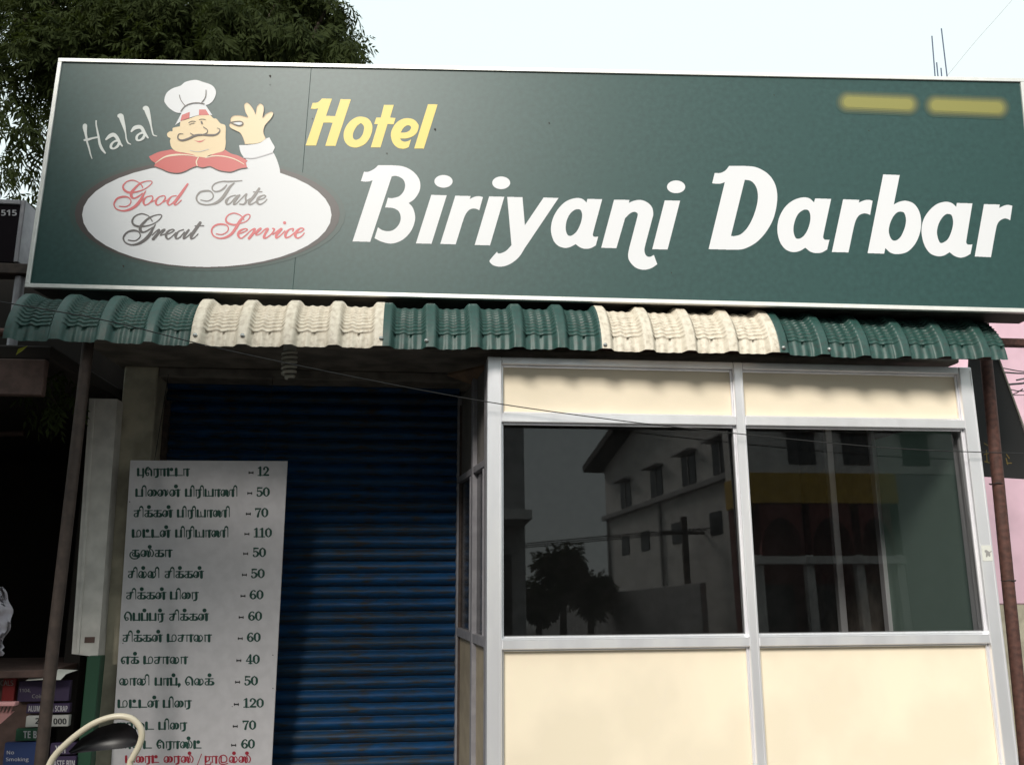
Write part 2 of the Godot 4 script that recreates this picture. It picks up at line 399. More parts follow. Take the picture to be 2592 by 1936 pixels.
func materials() -> void:
	mat("road", 0.07, 0.065, 0.06, 0.9, 0.0, 0.25, 0.6, 0.03)
	mat("pavement", 0.11, 0.097, 0.08, 0.9, 0.0, 0.2, 0.5, 0.03)
	mat("plaster", 0.42, 0.38, 0.29, 0.85, 0.0, 0.22, 0.8, 0.02)
	mat("concrete", 0.17, 0.15, 0.13, 0.9, 0.0, 0.3, 0.8, 0.02)
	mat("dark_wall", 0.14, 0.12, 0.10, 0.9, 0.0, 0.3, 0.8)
	mat("soot", 0.035, 0.028, 0.024, 0.95)  # near-black that puts deep shade into the stall walls; also colours dirt specks
	var al := mat("aluminium", 0.94, 0.93, 0.96, 0.32, 0.62, 0.06, 3.0, 0.01)
	al.uv1_scale = Vector3(1.5, 0.4, 1.5)
	mat("sign_frame", 0.82, 0.81, 0.78, 0.4, 0.35, 0.05, 2.0)
	mat("sign_box", 0.05, 0.045, 0.04, 0.7, 0.0, 0.3, 1.2)
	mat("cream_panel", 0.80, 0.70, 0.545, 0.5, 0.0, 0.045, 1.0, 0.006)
	mat("tan_panel", 0.30, 0.25, 0.18, 0.6, 0.0, 0.1, 1.2)  # cream of the side panels with the shade put into a darker tone
	stained("sheet_green", lin(0.026, 0.047, 0.04), lin(0.016, 0.06, 0.051), lin(0.034, 0.074, 0.063), 0.5, Vector3(2.5, 2.5, 2.5), 0.02)
	stained("sheet_cream", lin(0.44, 0.38, 0.30), lin(0.62, 0.56, 0.46), lin(0.7, 0.64, 0.54), 0.55, Vector3(2.5, 2.5, 2.5), 0.02)
	mat("dull_metal", 0.30, 0.29, 0.31, 0.55, 0.4, 0.1, 2.0)  # aluminium of side frames and sign box, darkened to stand for shade
	mat("screw", 0.5, 0.5, 0.48, 0.35, 0.9)
	var g := stained("sign_green", lin(0.014, 0.05, 0.047), lin(0.017, 0.06, 0.056), lin(0.022, 0.068, 0.064), 0.42, Vector3(0.9, 0.9, 0.9), 0.05, 6)
	g.metallic_specular = 0.5
	for a in [["print_white", 0.69, 0.69, 0.71], ["print_yellow", 0.72, 0.55, 0.09], ["print_olive_0", 0.035, 0.07, 0.05], ["print_olive_1", 0.07, 0.09, 0.052], ["print_olive_2", 0.12, 0.13, 0.055], ["print_olive_3", 0.18, 0.18, 0.06], ["print_olive_4", 0.25, 0.235, 0.065], ["print_red", 0.58, 0.10, 0.09], ["print_skin", 0.78, 0.60, 0.36], ["print_line", 0.07, 0.05, 0.04], ["print_maroon", 0.045, 0.035, 0.034], ["print_dusk", 0.022, 0.054, 0.048], ["print_grey", 0.24, 0.22, 0.21], ["print_charcoal", 0.10, 0.09, 0.09], ["print_pink", 0.62, 0.13, 0.14], ["print_cream", 0.8, 0.68, 0.5], ["print_cuff", 0.55, 0.53, 0.55], ["print_silver", 0.62, 0.64, 0.62]]:
		var m := mat(a[0], a[1], a[2], a[3], 0.42)
		m.metallic_specular = 0.5
	mat("board_white", 0.56, 0.54, 0.56, 0.6, 0.0, 0.04, 2.0)
	mat("ink_green", 0.008, 0.055, 0.04, 0.6)
	mat("ink_black", 0.012, 0.012, 0.014, 0.6)
	mat("ink_red", 0.33, 0.015, 0.035, 0.6)
	for i in 3:
		stained("shutter_blue_%d" % i, lin(0.035, 0.024, 0.017), lin(0.005 + 0.003 * i, 0.042, 0.118 - 0.012 * i), lin(0.006, 0.055, 0.16), 0.45, Vector3(0.35, 2.0 + i, 1.0), 0.03).metallic_specular = 0.3
	mat("rust_pipe", 0.075, 0.03, 0.022, 0.75, 0.0, 0.35, 3.0, 0.03)
	mat("dark_pipe", 0.05, 0.033, 0.026, 0.7, 0.0, 0.3, 3.0)
	mat("pink_wall", 0.78, 0.52, 0.61, 0.85, 0.0, 0.09, 0.5, 0.012)
	mat("tarp", 0.012, 0.011, 0.011, 0.7)
	mat("tarp_edge", 0.2, 0.19, 0.16, 0.8)
	mat("wire", 0.012, 0.012, 0.012, 0.6)
	mat("pale_wire", 0.4, 0.35, 0.34, 0.6)
	mat("rod", 0.06, 0.08, 0.14, 0.6)
	mat("white_paint", 0.62, 0.59, 0.55, 0.7, 0.0, 0.1, 1.2, 0.02)
	mat("wood", 0.2, 0.13, 0.08, 0.7, 0.0, 0.25, 2.0)
	mat("cloth", 0.6, 0.56, 0.62, 0.9)
	mat("paper", 0.6, 0.6, 0.55, 0.85)
	mat("chair_tube", 0.62, 0.55, 0.42, 0.35)
	mat("chair_black", 0.010, 0.008, 0.010, 0.42)
	mat("bulb_glass", 0.42, 0.40, 0.34, 0.3)
	mat("bark", 0.05, 0.036, 0.026, 0.9, 0.0, 0.35, 3.0, 0.03)
	for a in [["leaf", 0.022, 0.029, 0.009]]:
		var m := mat(a[0], a[1], a[2], a[3], 0.55)
		m.metallic_specular = 0.15
		m.roughness = 0.75
		m.backlight_enabled = true
		m.backlight = lin(a[1] * 1.2, a[2] * 1.2, a[3] * 0.8)
	mat("leaf_yellow", 0.35, 0.36, 0.03, 0.6)
	mat("house_white", 0.80, 0.77, 0.74, 0.85, 0.0, 0.08, 0.3)
	mat("house_yellow", 0.58, 0.36, 0.04, 0.8, 0.0, 0.08, 0.4)
	mat("house_maroon", 0.16, 0.03, 0.025, 0.8, 0.0, 0.1, 0.4)
	mat("house_grey", 0.42, 0.41, 0.41, 0.85, 0.0, 0.1, 0.4)
	mat("window_dark", 0.02, 0.022, 0.025, 0.2)  # opaque near-black stand-in for panes and shutters, their darkness put into the colour
	mat("roof_dark", 0.04, 0.037, 0.035, 0.8)
	mat("board_red", 0.22, 0.012, 0.012, 0.5)
	mat("board_purple", 0.035, 0.02, 0.06, 0.5)
	mat("board_blue", 0.012, 0.03, 0.11, 0.5)
	mat("board_green", 0.012, 0.06, 0.03, 0.5)
	mat("board_grey", 0.42, 0.41, 0.39, 0.6)
	mat("board_plum", 0.010, 0.007, 0.009, 0.8).metallic_specular = 0.2
	mat("letter_grey", 0.45, 0.43, 0.45, 0.5)
	mat("letter_dim", 0.28, 0.27, 0.26, 0.5)
	mat("ochre", 0.15, 0.1, 0.02, 0.7)
	mat("basket_pink", 0.6, 0.3, 0.3, 0.5)
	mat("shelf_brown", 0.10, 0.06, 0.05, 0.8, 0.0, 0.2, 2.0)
	var gl := mat("window_glass", 0.004, 0.005, 0.006, 0.0)
	gl.transparency = BaseMaterial3D.TRANSPARENCY_ALPHA
	gl.albedo_color = Color(0.05, 0.055, 0.06, 0.35)
	gl.roughness = 0.01
	gl.metallic_specular = 0.58
	var fr := mat("green_glass", 0.16, 0.22, 0.19, 0.6)
	fr.backlight_enabled = true
	fr.backlight = lin(0.28, 0.38, 0.33)
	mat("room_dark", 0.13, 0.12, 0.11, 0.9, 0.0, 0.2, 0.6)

func street() -> void:
	var st := mb()
	box(st, Vector3(-150, -0.35, -150), Vector3(150, -0.15, 150))
	structure(st, "ground", M.road)
	st = mb()
	box(st, Vector3(-60, -0.148, 1.0), Vector3(60, -0.14, 13.0))
	structure(st, "road", M.road)
	st = mb()
	box(st, Vector3(-60, -0.148, -12.0), Vector3(60, 0.0, 1.0), 0.02)
	structure(st, "pavement", M.pavement)

# ---------------------------------------------------------------- the shop's masonry
func shop() -> void:
	var t := thing("shop_building", "low plastered shop building with dark lintel and speckled beige pier beside the shutter", "building", Vector3(0.5, 0, -1.5))
	var st := mb()
	box(st, Vector3(-2.25, 2.78, -5.5), Vector3(3.0, 2.92, -0.35), 0.01)
	obj(st, "roof_slab", M.concrete, t)
	st = mb()
	box(st, Vector3(-2.24, 2.921, -0.85), Vector3(1.75, 3.6, -0.72), 0.01)  # added dark backing that hides the bright sky below the sign
	obj(st, "added_parapet", M.concrete, t)
	# pier left of the shutter, its front at z = -0.9
	var zl := -0.9
	var a := on_z(313, 895, zl); var b := on_z(236, 1807, zl)
	var left := (a.x + b.x) * 0.5
	var right := on_z(398, 950, zl).x
	st = mb()
	box(st, Vector3(left, 0.0, zl - 0.45), Vector3(right, 2.78, zl), 0.008)
	obj(st, "pier", M.plaster, t)
	st = mb()
	var low := on_z(700, 958, zl).y
	box(st, Vector3(right + 0.002, low, zl - 0.3), Vector3(0.06, 2.778, zl - 0.01), 0.006)
	obj(st, "lintel", M.concrete, t)
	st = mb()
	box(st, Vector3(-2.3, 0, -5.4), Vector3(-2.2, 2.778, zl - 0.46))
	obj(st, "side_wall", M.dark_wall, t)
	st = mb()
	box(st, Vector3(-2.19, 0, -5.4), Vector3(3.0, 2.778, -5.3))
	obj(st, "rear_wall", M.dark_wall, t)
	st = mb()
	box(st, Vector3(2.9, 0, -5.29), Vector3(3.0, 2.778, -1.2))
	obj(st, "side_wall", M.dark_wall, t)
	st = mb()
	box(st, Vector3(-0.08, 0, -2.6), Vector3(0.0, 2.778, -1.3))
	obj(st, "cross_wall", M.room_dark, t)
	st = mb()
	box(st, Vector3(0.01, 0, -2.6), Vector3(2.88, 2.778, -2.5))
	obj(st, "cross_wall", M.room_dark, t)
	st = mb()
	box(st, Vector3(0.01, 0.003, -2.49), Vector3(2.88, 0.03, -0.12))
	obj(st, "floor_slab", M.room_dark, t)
	# plywood triangle added for the lit ceiling corner of the recess
	st = mb()
	var c := on_z(1130, 950, -0.6); var d := on_z(1228, 928, -0.35); var e := on_z(1205, 978, -0.6)
	for k in [0.0, 0.012]:
		var o := Vector3(0, k, 0)
		tri(st, c + o, d + o, e + o, c + Vector3(0, 0.006, 0) + (d - c) * 0.3)
	obj(st, "soffit_board", M.wood, t)

# ---------------------------------------------------------------- moulded roofing sheets, curled down at the street edge
func awning() -> void:
	var t := thing("awning", "curled awning of green and cream moulded roofing sheets with ribs below the sign", "awning", Vector3(0.25, 2.66, 0.0))
	var edges := [0.0, 482.0, 962.0, 1519.0, 1967.0, 2553.0]
	var xs := []
	for i in edges.size():
		xs.append(on_z(edges[i] if i else 13.0, 863.0 + edges[i] * 0.0225, 0.13 + 0.0000447 * (edges[i] - 1233.0)).x)
	# section: distance along the sheet from the drip edge -> (z, y)
	var sec := []
	var p := Vector2(0.08, 2.668)
	var ang := deg_to_rad(84.0)
	var ds := 0.004
	for i in 260:
		sec.append([p, ang])
		var s := i * ds
		var r := 0.36 if s < 0.30 else 0.16
		if ang > deg_to_rad(9.0): ang -= ds / r
		p += Vector2(-cos(ang), sin(ang)) * ds
	var pitch := 0.2335
	var first: float = xs[1]
	for k in 5:
		var st := mb()
		st.set_smooth_group(0)
		var x0: float = xs[k]; var x1: float = xs[k + 1] + (0.012 if k < 4 else 0.0)
		var cols := int((x1 - x0) / 0.0065)
		var lift := 0.0015 if k % 2 else 0.0
		var start: float = xs[k] + 0.03
		if k == 0: start = xs[1] - pitch * 4.0 + 0.03
		var vs := []
		for n in 15:
			var s0 := 0.088 + n * 0.026
			if n == 0:
				vs.append_array([0.0, 0.03, 0.06, 0.085])
			vs.append_array([s0, s0 + 0.0012, s0 + 0.013, s0 + 0.0252])
		vs.append_array([0.55, 0.7, 0.85, 1.03])
		var grid := []
		for v in vs:
			var row := []
			for c in cols + 1:
				var x := x0 + (x1 - x0) * c / cols
				var u := fposmod(x - start + pitch * 0.5, pitch) - pitch * 0.5     # 0 at a rib
				var d := absf(u)
				var rib := clampf((0.047 - d) / 0.024, 0.0, 1.0)
				var pan := clampf((d - 0.048) / 0.008, 0.0, 1.0)
				var h := 0.038 * rib + pan * 0.003 * cos(u * TAU / 0.046) + lift
				var flank := clampf((d - 0.022) / 0.015, 0.0, 1.0)
				var shift := flank * 0.0045 * sin(u * TAU / 0.075 + 0.6)
				if v > 0.087 and v < 0.48:
					var fr := fposmod(v - 0.0885, 0.026) / 0.026
					h += 0.0085 * (1.0 - fr) * flank
				if v < 0.02: h += 0.002 * sin(x * 31.0) + 0.0015 * sin(x * 77.0)
				var along := maxf(v + (shift if v > 0.087 and v < 0.48 else 0.0), 0.0) / ds
				var qa: Array = sec[clampi(int(along), 0, sec.size() - 1)]
				var qb: Array = sec[clampi(int(along) + 1, 0, sec.size() - 1)]
				var q := [qa[0].lerp(qb[0], along - floorf(along)), lerpf(qa[1], qb[1], along - floorf(along))]
				var sag := 0.006 * sin(x * 1.7 + 0.5) + 0.003 * sin(x * 5.3)
				row.append(Vector3(x, q[0].y + sag + h * cos(q[1]), q[0].x + 0.05 + 0.021 * x + h * sin(q[1])))
			grid.append(row)
		for r in grid.size() - 1:
			for c in cols:
				var a: Vector3 = grid[r][c]; var b: Vector3 = grid[r][c + 1]; var e: Vector3 = grid[r + 1][c + 1]; var f: Vector3 = grid[r + 1][c]
				for v3 in [a, e, b, a, f, e]: st.add_vertex(v3)
		obj(st, "roofing_sheet", M.sheet_cream if k % 2 else M.sheet_green, t).set_meta("label", "cream ribbed roofing sheet" if k % 2 else "green ribbed roofing sheet")
	for s in [[493, 848], [613, 849], [964, 856], [1079, 862], [1532, 873], [1984, 880], [2100, 884]]:
		var st := mb()
		var c := on_z(s[0], s[1], 0.166 + 0.0000447 * (s[0] - 1233.0))
		tube(st, [c, c + Vector3(0, 0, 0.004), c + Vector3(0, 0, 0.0045), c + Vector3(0, 0.0, 0.009), c + Vector3(0, 0, 0.011)], [0.011, 0.011, 0.008, 0.007, 0.003], 10)
		obj(st, "screw", M.screw, t)
	var st2 := mb()
	tube(st2, [Vector3(-3.1, 2.75, -0.06), Vector3(3.02, 2.75, -0.06)], 0.022, 10)
	obj(st2, "edge_pipe", M.rust_pipe, t)
	st2 = mb()
	tube(st2, [Vector3(-2.6, 3.0, -0.45), Vector3(3.3, 3.0, -0.45)], 0.02, 10)
	obj(st2, "purlin", M.rust_pipe, t)

# ---------------------------------------------------------------- the fascia sign
func signboard() -> void:
	var n := sign_axes.z
	var at := func(x: float, y: float, z: float) -> Transform3D: return Transform3D(sign_axes, sign_base + sign_axes * Vector3(x, y, z))
	var t := thing("fascia_sign", "long dark green restaurant sign with white lettering and chef emblem above the awning", "sign", sign_base + sign_axes * Vector3(SIGN_W * 0.5, 0, 0))
	var st := mb()
	obox(st, at.call(SIGN_W * 0.5, SIGN_H * 0.5, -0.135), Vector3(SIGN_W + 0.03, SIGN_H + 0.03, 0.24), 0.004)
	obj(st, "cabinet", M.sign_box, t)
	var seam := 1.51
	for s in [[0.0, seam - 0.0004], [seam + 0.0004, SIGN_W]]:
		st = mb()
		obox(st, at.call((s[0] + s[1]) * 0.5, SIGN_H * 0.5, -0.0065), Vector3(s[1] - s[0], SIGN_H, 0.012), 0.0012)
		obj(st, "face_panel", M.sign_green, t)
	var fw := 0.024
	for f in [[SIGN_W * 0.5, SIGN_H + fw * 0.5, SIGN_W + 2 * fw, fw], [SIGN_W * 0.5, -fw * 0.5, SIGN_W + 2 * fw, fw], [-fw * 0.5, SIGN_H * 0.5, fw, SIGN_H], [SIGN_W + fw * 0.5, SIGN_H * 0.5, fw, SIGN_H]]:
		st = mb()
		obox(st, at.call(f[0], f[1], -0.005), Vector3(f[2], f[3], 0.03), 0.002)
		obj(st, "frame_bar", M.sign_frame, t)
	for k in 4:
		st = mb()
		var a: Vector3 = sign_base + sign_axes * Vector3(0.5 + k * 1.45, 0.1, -0.26)
		bar(st, a, Vector3(a.x, 2.9, minf(a.z - 0.05, -0.5)), 0.04, 0.04)
		obj(st, "bracket", M.rust_pipe, t)
	var layer := func(k: int) -> Vector3: return sign_base + n * (0.0008 * k)
	# emblem: halo, oval, chef
	print_on([[ellipse(524, 541, 350, 145)]], [], 1.0, layer.call(1), n, "halo", M.print_dusk, t)
	print_on([[ellipse(524, 541, 336, 138)]], [], 1.0, layer.call(2), n, "halo", M.print_maroon, t)
	var white := [[ellipse(522.7, 544, 316, 131.7)]]
	var ho := Vector2(560, 240); var hs := 8.26
	var co := Vector2(360, 190); var cs := 6.354
	white.append([outline([470, 1300, 540, 1380, 510, 1420, 540, 1530, 380, 1750, 1290, 1750, 1225, 1640, -1215, 1540, -1170, 1390, -1120, 1270, 1070, 1190], ho, hs)])
	white.append([outline([365, 1055, -600, 1040, -800, 1005, 925, 915, 1000, 890, -1060, 1000, -1110, 1090, -1095, 1150, 1070, 1200, -900, 1260, -700, 1300, 460, 1300, -400, 1200], ho, hs)])
	white.append([outline([-350, 400, -385, 290, -480, 215, -610, 170, -690, 110, -850, 78, -970, 110, -1100, 155, -1165, 220, -1180, 300, -1140, 400, -1080, 460, 1015, 485, 1125, 648, -1050, 640, -900, 645, -750, 690, -620, 745, 525, 803, 625, 610, -540, 600, -440, 540, -370, 460], co, cs)])
	print_on(white, [], 0.6, layer.call(3), n, "emblem_white", M.print_white, t)
	var face := outline([607, 745, -750, 700, -900, 650, -1080, 645, 1100, 650, -1140, 695, -1190, 705, -1250, 775, -1320, 800, -1338, 850, -1335, 1000, -1338, 1100, -1310, 1210, -1200, 1255, -1070, 1290, 1010, 1330, 885, 1310, -700, 1255, -540, 1225, -465, 1160, -440, 1060, -450, 1020, -405, 990, -395, 940, -440, 905, -480, 900, -490, 850, 600, 825], co, cs)
	var hand := outline([485, 1030, -440, 880, -380, 790, -280, 740, -190, 690, -155, 630, 182, 590, -185, 500, -240, 440, -340, 425, -450, 440, 548, 460, -500, 360, -470, 230, -500, 175, -550, 165, -610, 220, -670, 310, 712, 400, -730, 270, -780, 195, -830, 185, -875, 230, -885, 320, 860, 470, -930, 400, -1020, 355, -1075, 365, -1075, 420, -1020, 510, -930, 610, -885, 700, -880, 800, 925, 915, -830, 985, -700, 1020], ho, hs)
	print_on([[face]], [], 0.5, layer.call(4), n, "emblem_face", M.print_skin, t)
	print_on([[hand]], [], 0.5, layer.call(4), n, "emblem_hand", M.print_skin, t)
	var scarf := outline([100, 1310, -250, 1240, -390, 1210, 460, 1195, -600, 1240, -780, 1270, 880, 1310, 1010, 1330, -1150, 1265, -1300, 1225, 1320, 1195, -1420, 1260, -1550, 1300, 1690, 1375, 1660, 1410, 1685, 1490, -1560, 1510, -1460, 1550, -1380, 1560, -1220, 1530, -1100, 1470, -1040, 1480, -960, 1490, -880, 1470, -780, 1500, -680, 1550, -560, 1580, -420, 1560, -300, 1510, 185, 1470, 205, 1415, -140, 1370], co, cs)
	var red := [[scarf], [outline([632, 640, 757, 592, 752, 690, 607, 738], co, cs)], [outline([910, 552, 1015, 552, 1072, 640, 905, 645], co, cs)]]
	red.append([outline([820, 1042, -900, 1080, -960, 1070, 1015, 1025, -960, 1052, -880, 1058], co, cs)])
	for q in red: print_on([q], [], 0.5, layer.call(5), n, "emblem_red", M.print_red, t)
	var stripes := [pen([205, 1415, 8, 350, 1320, 22, 500, 1285, 30, 650, 1280, 20, 780, 1292, 14, 885, 1315, 10], co, cs), pen([1015, 1325, 16, 1150, 1300, 18, 1300, 1305, 18, 1450, 1340, 16, 1560, 1390, 14, 1635, 1435, 8], co, cs), pen([900, 1320, 14, 865, 1390, 20, 880, 1460, 14], co, cs)]
	for q in stripes: print_on([], [q], 0.4, layer.call(6), n, "emblem_stripe", M.print_cream, t)
	for q in [pen([470, 1310, 24, 640, 1322, 26, 800, 1288, 26, 1070, 1205, 22], ho, hs), pen([765, 1210, 900, 1232, 1060, 1190], co, cs, 9.0)]:
		print_on([], [q], 0.4, layer.call(6), n, "emblem_fold", M.print_cuff, t)
	var ink := [pen([590, 320, 615, 400, 680, 490], co, cs, 12.0), pen([1020, 240, 1010, 350, 950, 440], co, cs, 13.0), pen([615, 580, 680, 500, 780, 455, 890, 445, 990, 462], co, cs, 15.0),
		pen([650, 945, 8, 590, 945, 14, 565, 990, 20, 580, 1030, 26, 640, 1048, 30, 740, 1020, 34, 850, 970, 36, 950, 958, 28], co, cs), pen([950, 958, 20, 1080, 965, 34, 1180, 955, 26, 1235, 910, 20, 1240, 870, 14, 1200, 850, 8], co, cs),
		pen([770, 935, 830, 965, 940, 960, 1030, 930, 1040, 880, 980, 835], co, cs, 14.0), pen([740, 765, 790, 740, 850, 745], co, cs, 9.0), pen([755, 795, 790, 778, 830, 770], co, cs, 9.0), pen([910, 715, 960, 705, 1010, 715], co, cs, 9.0), pen([945, 750, 955, 775], co, cs, 28.0),
		pen([190, 1470, 300, 1510, 420, 1560, 560, 1578, 680, 1550, 780, 1500, 870, 1470, 960, 1490, 1040, 1475, 1100, 1475, 1220, 1530, 1380, 1558, 1460, 1548, 1560, 1510, 1685, 1490], co, cs, 13.0),
		pen([180, 575, 300, 555, 400, 555, 450, 590, 420, 635, 350, 645, 260, 615, 180, 575], ho, hs, 20.0),
		pen([485, 1010, 440, 880, 380, 790, 280, 740, 190, 690, 155, 630, 180, 590, 185, 500, 240, 440, 340, 425, 450, 440, 548, 460, 500, 360, 470, 230, 500, 175, 550, 165, 610, 220, 670, 310, 712, 400], ho, hs, 7.0),
		pen([712, 400, 730, 270, 780, 195, 830, 185, 875, 230, 885, 320, 860, 470, 930, 400, 1020, 355, 1075, 365, 1075, 420, 1020, 510, 930, 610, 885, 700, 880, 800, 925, 910], ho, hs, 7.0)]
	for q in ink.size(): print_on([], [ink[q]], 0.35, layer.call(7) + n * 0.00004 * q, n, "emblem_line", M.print_line, t)
	print_on([[outline([-250, 588, -330, 572, -400, 572, -430, 592, -405, 622, -350, 628], ho, hs)]], [], 0.35, layer.call(7), n, "emblem_gap", M.print_white, t)
	# handwritten word
	var o := Vector2(190, 250); var s := 9.718
	var w := []
	for f in [[232, 665, 108, 232, 720, 105, 250, 850, 65, 270, 960, 55, 285, 1060, 45, 330, 1210, 40, 370, 1370, 32, 405, 1470, 18], [222, 1015, 50, 300, 1005, 62, 420, 970, 45, 545, 945, 42], [508, 545, 36, 510, 640, 34, 540, 800, 44, 570, 950, 55, 595, 1100, 62, 650, 1230, 66, 730, 1335, 36],
			[752, 1000, 44, 840, 920, 90, 930, 885, 96, 1000, 930, 86, 1060, 1030, 78, 1100, 1100, 56, 1150, 1160, 36], [1040, 1020, 60, 940, 1060, 45, 880, 1130, 60, 875, 1200, 60, 940, 1225, 46, 1030, 1170, 66, 1070, 1090, 60],
			[1080, 420, 100, 1120, 430, 125, 1150, 530, 108, 1200, 700, 70, 1235, 850, 34, 1250, 980, 34, 1290, 1080, 34, 1360, 1120, 22], [1378, 800, 44, 1450, 720, 90, 1550, 690, 96, 1630, 720, 86, 1700, 850, 82, 1740, 900, 56, 1785, 960, 36],
			[1650, 830, 60, 1560, 870, 45, 1510, 930, 60, 1510, 1000, 60, 1570, 1025, 46, 1660, 970, 66, 1700, 890, 60], [1705, 235, 100, 1745, 245, 130, 1780, 350, 115, 1830, 520, 70, 1860, 660, 40, 1890, 800, 36, 1920, 890, 32, 2000, 920, 20]]:
		w.append(pen(f, o, s))
	print_on([], w, 0.35, layer.call(3), n, "lettering", M.print_silver, t).set_meta("label", "handwritten word Halal")
